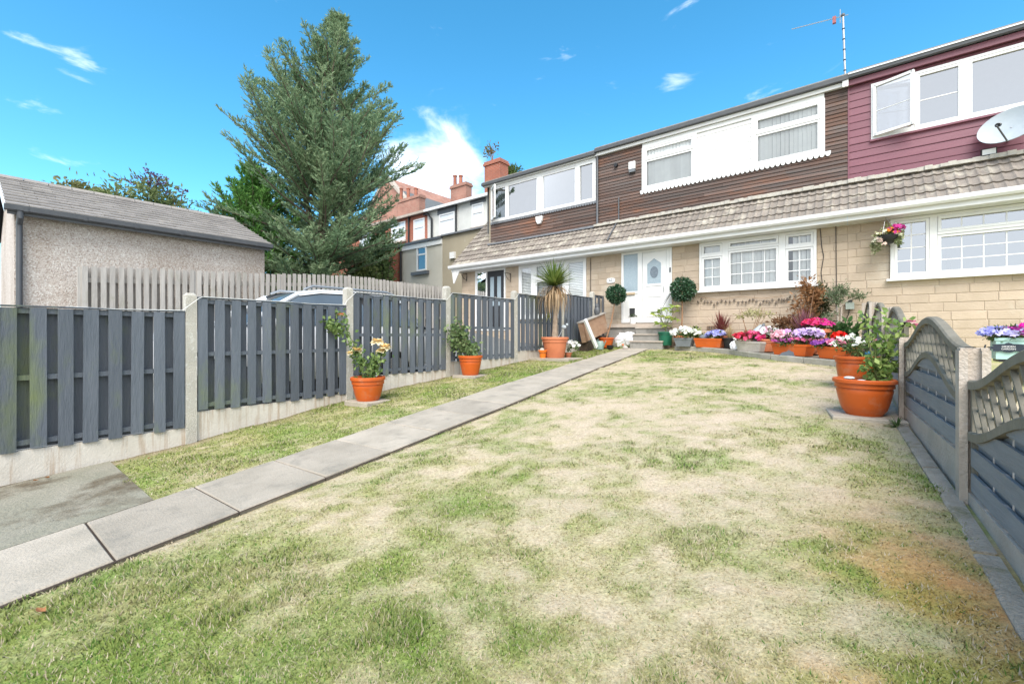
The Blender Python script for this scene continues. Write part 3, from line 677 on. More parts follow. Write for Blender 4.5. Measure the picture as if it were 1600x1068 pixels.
# ------------------------------------------------------------------ middle house
def middle_house():
    h = thing('terraced_house', 'middle terraced house with white front door, bay window and weathered brown upper boards', 'house', ((XM+XR)/2, D+2, G(-3, D)), 'row of terraced houses')
    dx0, dx1 = Xw(971.5), Xw(1050); wx0, wx1 = Xw(1093.5), Xw(1276); wz0 = 1.09
    stone_wall(h, XM, XR, WZ, 2.275, D, [(dx0, dx1, .33, 2.275), (wx0, wx1, wz0, 2.275)])
    X = lambda p: Xw(p)
    f = MB(); rect_ring(f, dx0, dx1, .33, 2.27, .06, D-.025, D+.05); f.box(X(997), X(1003.5), D-.024, D+.05, .39, 2.21); f.box(X(1041.5), X(1046), D-.015, D+.05, .39, 2.21)
    fr = f.build('door_frame', UPVC, h)
    MB().box(dx0+.06, X(997), D+.004, D+.04, .39, 1.13).build('lower_panel', UPVC, fr)
    MB().box(dx0+.06, X(997), D-.012, D+.04, 1.131, 1.19).build('side_rail', UPVC, fr)
    MB().box(dx0+.06, X(997), D+.008, D+.02, 1.191, 2.209).build('side_light', FROST, fr)
    MB().box(X(977.5), X(992.5), D-.03, D-.013, 1.10, 1.155).build('letter_box', pm('brass', (.55, .42, .28), None, 5, .4), fr)
    cf = MB(); cx = (X(983)+X(993))/2; rect_ring(cf, cx-.11, cx+.11, .50, .76, .03, D-.014, D+.003); c = cf.build('cat_flap', UPVC, fr)
    MB().box(cx-.079, cx+.079, D-.004, D+.0035, .531, .729).build('flap_glass', DARK, fr)
    sl0, sl1 = X(1004), X(1041); d = MB().box(sl0, sl1, D+.0, D+.045, .345, 2.205).build('door', UPVC, h)
    m = (sl0+sl1)/2; hw = (sl1-sl0)
    def ring2(mb, poly, t, y0, y1):
        cx = sum(p[0] for p in poly)/len(poly); cz = sum(p[1] for p in poly)/len(poly); n = len(poly)
        inn = [(cx+(p[0]-cx)*(1-t), cz+(p[1]-cz)*(1-t)) for p in poly]
        mb.add([(p[0], y0, p[1]) for p in poly] + [(p[0], y0, p[1]) for p in inn] + [(p[0], y1, p[1]) for p in poly] + [(p[0], y1, p[1]) for p in inn],
               [(i, (i+1)%n, n+(i+1)%n, n+i) for i in range(n)] + [(i, (i+1)%n, 2*n+(i+1)%n, 2*n+i) for i in range(n)] + [(n+i, n+(i+1)%n, 3*n+(i+1)%n, 3*n+i) for i in range(n)]); return inn
    poly = [(m-hw*.34, 1.30), (m+hw*.34, 1.30), (m+hw*.34, 1.92), (m, 2.08), (m-hw*.34, 1.92)]
    inn = ring2(mb := MB(), poly, .14, D-.016, D+.002); mb.build('moulding', UPVC, d)
    MB().prism(inn, D-.006, D+.002).build('door_pane', FROST, d)
    MB().prism([(m + hw*.17*math.cos(a*math.pi/12), 1.66 + .155*math.sin(a*math.pi/12)) for a in range(24)], D-.011, D-.005).build('oval_light', FROST2, d)
    inn = ring2(mb := MB(), [(m-hw*.34, .48), (m+hw*.34, .48), (m+hw*.34, 1.05), (m-hw*.34, 1.05)], .14, D-.014, D+.002); mb.build('moulding', UPVC, d)
    MB().tube([(sl1-.05, D-.05, 1.12), (sl1-.05, D-.05, 1.26)], .011, 8).build('door_handle', METAL, d)
    MB().box(dx1-.055, dx1-.02, D-.045, D-.026, 1.62, 1.74).build('door_bell', DGREY, fr)
    # three-light window with georgian bars
    zs = 1.93
    secs = [(wx0+.055, X(1129), zs, (2, 3), (2, 1), ('v', 0, 1), False), (X(1138.5), X(1217), 2.02, (4, 3), (3, 1), ('v', 0, 1), True), (X(1228), wx1-.055, zs, (2, 3), (2, 1), ('v', .25, 1), False)]
    window(h, wx0, wx1, wz0, 2.27, D, secs, .055, .045)
    tiled_slope(h, XM, XR, 4); eaves(h, XM, XR-.002)
    # upper storey
    u0, u1, z0, z1 = -4.70, -.575, 4.005, 5.31
    cl = cladding(h, XM, XR, 3.275, 5.31, DU, [(u0, u1, z0, z1)], BOARDB, .085, WOODB)
    XU = lambda p: Xw(p, DU)
    a0, a1, b0, b1 = u0+.02, XU(1087), XU(1177), u1-.02
    window(h, a0, a1, z0+.02, 5.20, DU, [(a0+.05, a1-.05, 4.86, None, None, ('v', 0, 1), False)], .05, .03, False)
    window(h, b0, b1, z0+.02, 5.20, DU, [(b0+.05, b1-.05, 4.80, None, None, ('v', 0, 1), True)], .05, .03, False)
    MB().box(b0+.9, b0+1.2, DU+.08, DU+.085, 4.58, 4.74).build('notice', BLIND, h)
    MB().box(u0, u1, DU-.035, DU+.03, 5.201, 5.31).build('head_trim', UPVC, h)
    cladding(h, a1+.03, b0-.03, z0+.02, 5.20, DU, [], BOARDW, .105, GREYW, None, th=.011)
    for x in (u0+.005, a1+.015, b0-.015, u1-.005): MB().box(x-.018, x+.018, DU-.036, DU+.0, z0, 5.2).build('trim', UPVC, h)
    scallops(h, u0-.06, u1+.12, z0-.01, DU, UPVC)
    ftop(h, XM, XR, 5.31, 5.395, UPVC, DGREY, ROOFTOP, .02)
    fl = MB(); n = 60
    for i in range(n):
        x = XM + (XR-XM)*i/n; fl.box(x, x+(XR-XM)/n+.003, 11.60-.05*random.random(), DU+.005, 3.19, 3.262+random.uniform(-.012, .014))
    fl.build('flashing', FLASH, h)
    px = onY(967, 330, 11.76).x
    MB().tube([(px, DU-.05, 3.95), (px, DU-.05, 3.30), (px-.02, 11.55, 3.12), (px-.02, 11.05, 2.60)], .02, 8).build('waste_pipe', DGREY, h)
    q = onY(963.5, 259, DU); MB().tube([(q.x, DU-.09, q.z), (q.x, DU, q.z)], .055, 12).build('vent_outlet', BLACK, h)
    q = onY(1112, 512, D); ab = MB().box(q.x-.11, q.x+.11, D-.012, D+.01, q.z-.045, q.z+.05).build('air_brick', pm('air_brick', (.30, .20, .13), None, 9, .9), h)
    for i in range(5): MB().box(q.x-.09+i*.038, q.x-.07+i*.038, D-.0135, D+.0, q.z-.035, q.z+.04).build('vent_slot', DARK, ab)
    return h
HM = middle_house()
# ------------------------------------------------------------------ right house
def right_house():
    h = thing('terraced_house', 'terraced house on the right with plum painted upper cladding', 'house', ((XR+XE)/2, D+2, G(2, D)), 'row of terraced houses')
    wx0, wx1, wz0 = Xw(1391), 3.6, 1.10
    stone_wall(h, XR, XE, WZ, 2.275, D, [(wx0, wx1, wz0, 2.275)], .165)
    a, b = Xw(1452), Xw(1464.5); c = b + 1.20
    secs = [(wx0+.055, a, None, (2, 4), None, None, False), (b, c, 1.90, (4, 3), (4, 1), None, True), (c+.10, wx1-.055, None, (2, 4), None, None, False)]
    w = window(h, wx0, wx1, wz0, 2.27, D, secs, .055, .05, glass=GLASSM)
    q = onY(1480, 410, D+.25)
    st = MB().ball((q.x, D+.25, q.z+.10), .055); st.tube([(q.x, D+.25, q.z+.08), (q.x+.03, D+.25, q.z-.2)], [.03, .045], 8); st.build('ornament', DARK, w)
    tiled_slope(h, XR, XE, 4); eaves(h, XR, XE)
    u0, u1, z0, z1 = Xw(1361, DU), 4.2, 4.06, 5.22
    cladding(h, XR+.012, XE, 3.275, 5.29, DU, [(u0, u1, z0, z1)], BOARDP, .150, PLUM, None, th=.016)
    MB().box(XR-.004, XR+.022, DU-.025, DU, 3.26, 5.29).build('corner_trim', PLUM, h)
    X = lambda p: Xw(p, DU)
    s = [(u0+.05, X(1429), None, (1, 1), None, None, False), (X(1432), X(1503), None, (1, 2), None, None, False), (X(1513), X(1513)+1.5, None, None, None, None, False), (X(1513)+1.6, u1-.05, None, None, None, None, False)]
    w = window(h, u0, u1, z0, z1, DU, s, .05, .035, False, glass=GLASSM)
    hx = u0 + .06; an = math.radians(-20); dd = Vector((math.cos(an), math.sin(an), 0)); nn = Vector((-dd.y, dd.x, 0)); L0 = .60
    sash = MB(); P = lambda s_, z, o=0: Vector((hx, DU-.055, 0)) + dd*s_ + nn*o + Vector((0, 0, z))
    for p, q in (((0, z0+.05), (0, z1-.05)), ((L0, z0+.05), (L0, z1-.05)), ((0, z0+.075), (L0, z0+.075)), ((0, z1-.075), (L0, z1-.075))): sash.beam(P(*p), P(*q), .05, .065, nn)
    sash.beam(P(0, (z0+z1)/2-.02), P(L0, (z0+z1)/2-.02), .012, .02, nn); sash.build('open_casement', UPVC, w)
    MB().add([P(.02, z0+.1), P(L0-.02, z0+.1), P(L0-.02, z1-.1), P(.02, z1-.1)], [(0,1,2,3)]).build('pane', GLASSM, w)
    MB().box(u0-.02, u1, DU-.06, DU+.01, z0-.04, z0-.003).build('sill', PLUM, h)
    ftop(h, XR+.002, XE, 5.29, 5.40, PLUM, DGREY, ROOFTOP, .03)
    MB().box(XR+.002, XE, 11.585, 11.594, 5.475, 5.50).build('gutter_trim', UPVC, h)
    fl = MB(); n = 50
    for i in range(n):
        x = XR + (XE-XR)*i/n; fl.box(x, x+(XE-XR)/n+.003, 11.60-.05*random.random(), DU+.005, 3.19, 3.262+random.uniform(-.012, .014))
    fl.build('flashing', FLASH, h)
    return h
HR = right_house()
def steps():
    s = thing('front_steps', 'grey concrete steps up to the white front door', 'steps', (-4.1, 10.9, -.36))
    x0, x1 = onY(987, 530, 10.7).x, onY(1034, 530, 10.7).x + .05
    STEPM = pm('step_concrete', (.30, .285, .26), (.23, .22, .20), 6, .9, .5, 60, spots=(.17, .165, .15), sscale=3, slo=.55, shi=.7)
    MB().box(Xw(948)+.05, Xw(1051), 11.12, D-.005, .20, .30).build('landing', RCONC, s)
    MB().box(Xw(948)+.12, Xw(1051)-.02, 11.17, D-.006, -.5, .199).build('landing_base', STEPM, s)
    for k, (z, y) in enumerate(((.165, 10.98), (-.005, 10.79), (-.18, 10.60))): MB().box(x0 - .001*k, x1 + .001*k, y, 11.119 - .001*k, -.5, z).build('step', STEPM, s); MB().box(x0-.015-.001*k, x1+.015+.001*k, y-.025, 11.118-.001*k if k == 0 else y+.188, z+.001, z+.035).build('tread', RCONC, s)
steps()
# ================================================================== outbuilding on the left
def outbuilding():
    x1, x0, y0, y1 = -12.5, -17.2, .61, 5.05; ez, rz, rx = 2.40, 3.49, -14.87
    b = thing('pebbledash_garage', 'pinkish pebbledash garage with grey tiled roof behind the pale fence', 'garage', (-14.9, 2.8, G(-14, 2)))
    base = -1.4
    w = MB(); ys = (y0, y1)
    for y in ys: w.add([(x0, y, base), (x1, y, base), (x1, y, ez-.03), (rx, y, rz-.08), (x0, y, ez-.03)], [(0,1,2,3,4)])
    w.add([(x1, y0, base), (x1, y1, base), (x1, y1, ez-.03), (x1, y0, ez-.03), (x0, y0, base), (x0, y1, base), (x0, y1, ez-.03), (x0, y0, ez-.03)], [(0,1,2,3), (4,5,6,7)])
    w.build('wall', PEBBLE, b)
    n = 10; ex = x1 + .25; sx, sz = (rx-ex)/n, (rz-ez)/n
    r = MB().add([(ex, y0-.12, ez-.02), (ex, y1+.06, ez-.02), (rx, y1+.06, rz-.02), (rx, y0-.12, rz-.02), (x0-.25, y0-.12, ez-.02), (x0-.25, y1+.06, ez-.02)], [(0,1,2,3), (3,2,5,4)]).build('roof', DARK, b)
    for side in (1, -1):
        for k in range(n):
            ya = y0 - .13; m = 15; wd = (y1+.07-ya)/m
            for j in range(m):
                off = .5*wd*(k % 2); yy0 = max(ya, ya + j*wd + off - .5*wd*(k%2)*2*(j == 0)); yy1 = min(y1+.07, ya + (j+1)*wd + off)
                if yy1 - yy0 < .05: continue
                if side == -1 and j: continue
                if side == -1: yy0, yy1 = ya, y1+.07
                px_ = lambda t: rx + (ex + sx*t - rx)*side if side == -1 else ex + sx*t
                j1 = random.uniform(-.004, .004)
                mb = MB(); a, c = k - .02, k + 1.12
                top = [(px_(a), yy0+.003, ez+sz*a+.045+j1), (px_(a), yy1-.003, ez+sz*a+.045+j1), (px_(min(c, n)), yy1-.003, ez+sz*min(c, n)+.008), (px_(min(c, n)), yy0+.003, ez+sz*min(c, n)+.008)]
                mb.add(top + [(v[0], v[1], v[2]-.028) for v in top], [(0,1,2,3), (0,1,5,4), (1,2,6,5), (3,0,4,7)])
                mb.build('roof_tile', SLATE, r)
    rd = MB()
    for k in range(12):
        a = y0-.13 + (y1-y0+.2)*k/12; rd.prism([(rx-.13, rz-.02), (rx-.07, rz+.055), (rx+.07, rz+.055), (rx+.13, rz-.02)], a, a+(y1-y0+.2)/12-.012)
    rd.build('ridge', SLATE, b)
    MB().box(ex-.05, ex-.02, y0-.1, y1+.04, ez-.16, ez-.01).build('fascia', DGREY, b)
    g = MB().prism([(ex-.015, ez), (ex-.015, ez-.09), (ex+.03, ez-.11), (ex+.085, ez-.09), (ex+.10, ez), (ex+.085, ez), (ex+.07, ez-.07), (ex, ez-.07)], y0-.14, y1+.08).build('gutter', DGREY, b)
    for k in range(6): MB().prism([(ex-.016, ez-.02), (ex-.016, ez-.1), (ex+.03, ez-.12), (ex+.09, ez-.1), (ex+.105, ez-.02)], y0+.1+k*.8, y0+.16+k*.8).build('gutter_clip', DGREY, g)
    MB().tube([(ex+.03, y0+.06, ez-.1), (ex+.03, y0+.06, ez-.2), (x1+.06, y0+.06, ez-.32), (x1+.06, y0+.06, base)], .045, 10).build('downpipe', DGREY, b, True)
    bb = MB()
    for p, q in (((ex, ez), (rx, rz)), ((x0-.25, ez), (rx, rz))): bb.beam((p[0], y0-.125, p[1]-.06), (q[0], y0-.125, q[1]-.06), .022, .16, (0, 0, 1))
    bb.build('barge_board', UPVC, b)
outbuilding()
# ================================================================== houses behind
NETPANE = pm('net_curtain_pane', (.66, .68, .70), (.58, .60, .63), 3, .12, spec=.8)
def far_window(parent, px0, px1, py0, py1, Y, split=.35, mull=False, glass=None, curtain=True, lead=True):
    a, c = onY(px0, py1, Y), onY(px1, py1, Y); t = onY((px0+px1)/2, py0, Y).z; bz = onY((px0+px1)/2, py1, Y).z
    x0, x1, z0, z1 = a.x, c.x, bz, t; f = MB(); rect_ring(f, x0, x1, z0, z1, .07, Y-.05, Y+.0)
    zs = z1 - (z1-z0)*split; f.box(x0+.07, x1-.07, Y-.045, Y, zs-.035, zs+.035)
    if mull: f.box((x0+x1)/2-.04, (x0+x1)/2+.04, Y-.046, Y, z0+.07, z1-.07)
    w = f.build('window', UPVC, parent)
    MB().box(x0+.07, x1-.07, Y-.012, Y-.008, z0+.07, zs-.035).build('pane', glass or GLASSM, w); MB().box(x0+.07, x1-.07, Y-.012, Y-.008, zs+.035, z1-.07).build('pane', glass or GLASSM, w)
    MB().box(x0-.1, x1+.1, Y-.1, Y-.001, z0-.1, z0-.002).build('sill', UPVC if not lead else RCONC, w)
    if curtain: MB().box(x0+.07, x1-.07 if curtain == 2 else x0+.07+(x1-x0)*.45, Y-.007, Y-.003, z0+.07, z1-.07).build('curtain', BLIND, w)
    return w
def chimney(parent, px0, px1, pytop, Y, zb, pots, potpy, mat=BRICK2, dep=.55):
    a, c = onY(px0, pytop, Y), onY(px1, pytop, Y); z = onY((px0+px1)/2, pytop, Y).z
    m = MB().box(a.x, c.x, Y, Y+dep, zb, z-.22); m.box(a.x-.06, c.x+.06, Y-.06, Y+dep+.06, z-.22, z-.10); m.box(a.x-.02, c.x+.02, Y-.02, Y+dep+.02, z-.10, z)
    ch = m.build('chimney', mat, parent)
    for p in pots:
        x = onY(p, pytop, Y+dep/2).x; zt = onY(p, potpy, Y+dep/2).z
        MB().lathe([(.13, z-.02), (.13, z+.02), (.115, zt-.1), (.15, zt-.09), (.15, zt-.02), (.12, zt)], (x, Y+dep/2, 0), 12).build('chimney_pot', BRICK, ch, True)
    return ch
def back_row():
    Y = 17.0; ez = 7.32
    def house(label, xa, xb, mat, fmat, rz=1.5):
        h = thing('brick_house' if mat is BRICK else 'rendered_house', label, 'house', ((xa+xb)/2, Y+3, G((xa+xb)/2, Y)), 'older houses behind')
        MB().box(xa, xb, Y, Y+7, -.5, ez).build('wall', mat, h)
        MB().prism([(Y-.25, ez), (Y+3.5, ez+rz), (Y+7.2, ez), (Y+7.2, ez-.05), (Y+3.5, ez+rz-.08), (Y-.25, ez-.06)], xa, xb-.004, 'x').build('roof', SLATE2, h)
        MB().box(xa, xb-.004, Y-.30, Y-.16, ez-.16, ez-.02).build('gutter', fmat, h); return h
    xm = onY(668, 330, Y).x
    h = house('red brick house with pale chimney pots beyond the big conifer', -30.5, xm, BRICK, RCONC)
    far_window(h, 612, 634, 348, 377, Y, .3, True, NETPANE, 0); far_window(h, 647, 664, 342, 374, Y, .4, False, NETPANE, 0); far_window(h, 563, 581, 362, 392, Y, .3, True, NETPANE, 0)
    MB().tube([(onY(640, 340, Y).x, Y-.08, ez-.1), (onY(640, 340, Y).x, Y-.08, 0)], .05, 8).build('downpipe', BLACK, h)
    q = onY(664, 336, Y); MB().tube([(q.x, Y-.1, q.z), (q.x+.35, Y-.12, q.z), (q.x+.7, Y-.1, q.z-.35), (q.x+.7, Y-.08, 0)], .06, 8).build('soil_pipe', BLACK, h)
    chimney(h, 622, 655, 308, 20.2, ez+1, (627, 638, 650), 294)
    h2 = house('white rendered older house with a brick chimney, next to the terrace', xm, -12.6, RENDERW, UPVC)
    far_window(h2, 687, 711, 333, 366, Y, .3, False, NETPANE, 0); far_window(h2, 738, 756, 318, 354, Y, .38, False, NETPANE, 0)
    for a, b, t, m in ((684, 714, 323, 333), (735, 759, 308, 318)):
        l, r = onY(a, t, Y), onY(b, t, Y); MB().box(l.x, r.x, Y-.03, Y, onY((a+b)/2, m, Y).z, onY((a+b)/2, t, Y).z).build('lintel', DGREY, h2)
    MB().tube([(onY(714, 330, Y).x, Y-.08, ez-.1), (onY(714, 330, Y).x, Y-.08, 0)], .05, 8).build('downpipe', BLACK, h2)
    chimney(h2, 704, 728, 287, 20.2, ez+1, (711, 720), 274)
    chimney(h2, 757, 781, 250, 17.6, ez-.2, (), 250, BRICK, .7)
    # gable further up the hill
    gy = 23.5; g = thing('brick_house', 'tall brick gable with mossy coping behind the chimney stack', 'house', (-31, gy+3, G(-31, gy)), 'older houses behind')
    ap = onY(604, 277, gy); er = onY(652, 334, gy); hw = er.x - ap.x
    MB().prism([(ap.x-hw, -.5), (ap.x+hw, -.5), (ap.x+hw, er.z), (ap.x, ap.z), (ap.x-hw, er.z)], gy, gy+9).build('wall', BRICK2, g)
    c = MB()
    for s in (-1, 1): c.beam((ap.x, gy+.1, ap.z+.05), (ap.x+s*(hw+.2), gy+.1, er.z-.1), .5, .22)
    c.build('coping', RCONC, g); MB().prism([(ap.x-hw-.1, er.z-.05), (ap.x, ap.z-.02), (ap.x+hw+.1, er.z-.05)], gy+.4, gy+9.2).build('roof', SLATE2, g)
    # rendered rear wings at the front
    Y2 = 13.5; xa, xb, xc = onY(627, 380, Y2).x, onY(691, 370, Y2).x, -11.75; tz = onY(691, 369, Y2).z
    e = thing('rendered_extension', 'pale grey rendered house wing with a small window and flat roof', 'extension', ((xa+xb)/2, Y2+1.5, G(-17, Y2)))
    MB().box(xa, xb, Y2, Y2+3.4, -.4, tz-.12).build('wall', RENDER1, e); MB().box(xa-.12, xb+.0, Y2-.12, Y2+3.4, tz-.115, tz).build('roof_edge', DGREY, e)
    MB().box(xa-.02, xb, Y2-.06, Y2-.001, tz-.34, tz-.12).build('fascia', UPVC, e)
    far_window(e, 652, 667, 385, 423, Y2, .33, False, GLASSD)
    l, r = onY(645, 430, Y2), onY(671, 428, Y2); MB().box(l.x, r.x, Y2-.13, Y2-.004, l.z-.03, l.z+.12).build('window_ledge', DGREY, e)
    MB().tube([(xa+.06, Y2-.08, tz-.2), (xa+.06, Y2-.08, -.3)], .055, 8).build('downpipe', BLACK, e)
    e2 = thing('rendered_extension', 'tan rendered house wing beside the end of the terrace', 'extension', ((xb+xc)/2, Y2+1.5, G(-13, Y2)))
    MB().box(xb+.004, xc, Y2+.02, Y2+3.4, -.4, tz-.02).build('wall', RENDER2, e2); MB().box(xb+.004, xc, Y2-.10, Y2+3.4, tz-.019, tz+.05).build('roof_edge', LEAD, e2)
    q = onY(708, 399, Y2); MB().box(q.x-.14, q.x+.14, Y2-.09, Y2+.02, q.z-.14, q.z+.14).build('alarm_box', UPVC, e2)
    # brick yard wall behind the conifer
    xa2 = onY(505, 395, 13.0).x; t2 = onY(580, 389, 13.0).z
    yb = thing('brick_outhouse', 'low orange brick outhouse with a dark coping behind the conifer', 'outhouse', ((xa2+xa)/2, 14, G(-19, 13)))
    MB().box(xa2, xa-.2, 13.0, 15.6, -.4, t2-.1).build('wall', BRICK, yb); MB().box(xa2-.1, xa-.15, 12.9, 15.7, t2-.099, t2).build('coping', DGREY, yb)
back_row()
# ================================================================== left fence
LP = [(-.37, .26), (1.54, .455), (3.42, .677), (5.32, .86), (7.26, .93), (9.13, 1.06), (10.72, 1.18)]     # Y, top of post
PT = [.245, .405, .60, .735, .87, 1.0, 1.09]
def left_fence():
    f = thing('slatted_fence', 'dark blue grey slatted fence in concrete posts along the left of the lawn', 'fence', (FX, 5, G(FX, 5)))
    for Y, t in LP:
        m = MB(); g = G(FX, Y) - .3
        m.box(FX-.055, FX+.055, Y-.05, Y+.05, g, t-.03); m.add([(FX-.055,Y-.05,t-.03),(FX+.055,Y-.05,t-.03),(FX+.055,Y+.05,t-.03),(FX-.055,Y+.05,t-.03),(FX-.03,Y-.028,t),(FX+.03,Y-.028,t),(FX+.03,Y+.028,t),(FX-.03,Y+.028,t)],
              [(4,5,6,7),(0,1,5,4),(1,2,6,5),(2,3,7,6),(3,0,4,7)])
        m.build('concrete_post', CONC, f)
    BRD = {}
    for k, t in enumerate(PT):
        ya = LP[k][0] + .055; yb = (LP[k+1][0] if k < 6 else 11.40) - .055; h = 1.235 if k < 2 else 1.20; b = t - h
        r = MB()
        for z in (t-.035, t-h*.50, b+.055): r.box(FX-.027, FX+.027, ya, yb, z-.022, z+.022)
        r.box(FX-.05, FX+.05, ya-.001, yb+.001, t, t+.012)
        pan = r.build('panel', FENCE, f)
        n = max(2, round((yb-ya)/.163)); p = (yb-ya-.10)/max(1, n-1) if n > 2 else .15
        me = BRD.setdefault(round(h, 2), MB().box(-.009, .009, -.05, .05, -h, 0).mesh('board', FENCE))
        for i in range(n):
            piece('board', me, pan, (FX+.0372, ya+.05+i*p, t-.004+random.uniform(-.012, 0)), (random.uniform(-.006, .006), random.uniform(-.004, .004), random.uniform(-.03, .03)), (1, random.uniform(.88, 1.08), random.uniform(.985, 1.012)))
            if i < n-1: piece('board', me, pan, (FX-.0372, ya+.05+(i+.5)*p, t-.006), (0, 0, random.uniform(-.02, .02)))
        gb = MB().box(FX-.024, FX+.024, ya-.02, yb+.02, b-.36, b-.012); gb.build('gravel_board', GRAVELB, f)
left_fence()
# ================================================================== pale picket fence
def picket():
    PX = -12.0; f = thing('picket_fence', 'weathered pale wooden fence in front of the garage and the conifer', 'fence', (PX, 6, G(PX, 6)))
    top = lambda y: float(np.interp(y, [1.5, 4.8, 7.2, 12], [1.36, 1.58, 1.78, 1.76]))
    y = 1.5; i = 0; me = MB().box(-.011, .011, -.042, .042, -1, 0).mesh('picket', PALEWOOD); W = 2.3
    r = MB()
    for a in np.arange(1.45, 11.3, 1.9):
        b = min(a+1.9, 11.35); r.box(PX-.05, PX+.05, a-.05, a+.05, G(PX, a)-.2, top(a)-.02)
        for d in (.28, 1.15): r.beam((PX, a, top(a)-d), (PX, b, top(b)-d), .05, .09)
    fr = r.build('frame', PALEWOOD, f)
    while y < 11.35:
        piece('picket', me, fr, (PX+.065, y, top(y)+random.uniform(-.02, .015)), (random.uniform(-.014, .014), 0, random.uniform(-.03, .03)), (1, 1, top(y)-G(PX, y)-.03))
        piece('picket', me, fr, (PX-.065, y+.068, top(y)-.01+random.uniform(-.02, .01)), (random.uniform(-.01, .01), 0, 0), (1, 1, top(y)-G(PX, y)-.03)); y += .136
picket()
# ================================================================== right lattice fence
def right_fence():
    f = thing('lattice_fence', 'grey painted lattice fence with wavy arched tops in concrete posts', 'fence', (.35, 5, G(.3, 5)))
    offs = [-.30, -.16, 0, .17, .33, .47]; ptop = [-.36, -.22, -.065, -.02, .24, .42, .52]
    for k, (Y, X) in enumerate(RF):
        g = G(X, Y) - .3; t = ptop[k] + .10 if k > 3 else ptop[k]
        m = MB(); H = [(-.055, -.05), (.055, -.05), (.055, -.022), (.022, -.022), (.022, -.03), (-.022, -.03), (-.022, -.022), (-.055, -.022)]
        Hs = [(-.055,-.052),(-.024,-.052),(-.024,-.026),(.024,-.026),(.024,-.052),(.055,-.052),(.055,.052),(.024,.052),(.024,.026),(-.024,.026),(-.024,.052),(-.055,.052)]
        m.prism([(X+a, Y+b) for a, b in Hs], g, t-.012, 'z'); m.prism([(X+a*.9, Y+b*.9) for a, b in Hs], t-.012, t, 'z')
        m.build('concrete_post', RCONC, f)
    for k in range(6):
        (ya, xa), (yb, xb) = RF[k], RF[k+1]; o = offs[k]; fine = k in (1, 2, 3)
        d = Vector((xb-xa, yb-ya, 0)); L_ = d.length; d.normalize(); nr = Vector((-d.y, d.x, 0))   # nr towards the lawn
        if nr.x > 0: nr = -nr
        P = lambda s, z, e=0.0: Vector((xa, ya, 0)) + d*(.045 + s*(L_-.09)) + nr*e + Vector((0, 0, z + o))
        bump = lambda s: .5 - .5*math.cos(2*math.pi*s)
        out_ = lambda s: -.085 + .185*bump(s); inn_ = lambda s: -.335 + .20*bump(s); zb = -.605
        arch = MB(); n = 28
        for fn in (out_, inn_):
            for a in range(n):
                s0, s1 = a/n, (a+1)/n
                vs = []
                for s in (s0, s1):
                    for e, q in ((-.028, -.022), (.028, -.022), (.028, .016), (.018, .024), (-.018, .024), (-.028, .016)): vs.append(P(s, fn(s)+q, e))
                arch.add(vs, [(i, (i+1)%6, 6+(i+1)%6, 6+i) for i in range(6)])
        for s in (.008, .992): arch.beam(P(s, zb), P(s, out_(s)), .03, .032, nr)
        pan = arch.build('arched_frame', OLDWOOD, f)
        # lattice
        W_ = L_-.09; pitch = .125 if fine else .2
        for sg, e in ((1, .0085), (-1, -.0085)):
            c = -1.2
            while c < W_ + 1.2:
                # line x = c + sg*tan*(z): clip between the two arches by marching
                run = None; pts = []
                for i in range(81):
                    z = -.36 + .46*i/80; x = c + sg*.85*(z+.36); s = x / W_
                    ok = .012 < s < .988 and inn_(s) < z < out_(s)
                    if ok and run is None: run = (s, z)
                    if ok: last = (s, z)
                    if run and (not ok or i == 80):
                        if last[1] - run[1] > .02:
                            a, b = P(run[0], run[1], e), P(last[0], last[1], e); mb = MB().beam(a, b, .014, .017, nr); mb.build('lattice_slat', OLDWOOD, pan)
                        run = None
                c += pitch
        # horizontal boards, hit and miss
        rows = [(-.60, .012), (-.478, .012), (-.355, .012), (-.232, .012)]
        for z, e in rows:
            ss = [s/60 for s in range(61) if inn_(s/60) > z + .02]
            if not ss: continue
            s0, s1 = max(ss[0], .012), min(ss[-1], .988); hgt = .086; mb = MB(); n = 20; vs = []
            for i in range(n+1):
                s = s0 + (s1-s0)*i/n; zt = min(z+hgt, inn_(s)-.015); zt = max(zt, z+.004)
                vs += [P(s, z, e+.007), P(s, zt, e+.007), P(s, zt, e-.007), P(s, z, e-.007)]
            mb.add(vs, [(4*i+j, 4*i+(j+1)%4, 4*i+4+(j+1)%4, 4*i+4+j) for i in range(n) for j in range(4)] + [(0,1,2,3), (4*n+3,4*n+2,4*n+1,4*n)])
            mb.build('board', GREYWOOD, pan)
        nb_ = 7
        for i in range(nb_):
            s0, s1 = .014 + .972*i/nb_ + .006, .014 + .972*(i+1)/nb_ - .006; mb = MB(); vs = []
            for s in (s0, s1): vs += [P(s, zb, -.004), P(s, inn_(s)-.02, -.004), P(s, inn_(s)-.02, -.016), P(s, zb, -.016)]
            mb.add(vs, [(j, (j+1)%4, 4+(j+1)%4, 4+j) for j in range(4)] + [(0,1,2,3), (7,6,5,4)]); mb.build('back_board', GREYWOOD, pan)
        MB().beam(P(-.02, zb-.175), P(1.02, zb-.175), .05, .33).build('gravel_board', RCONC, f)
right_fence()
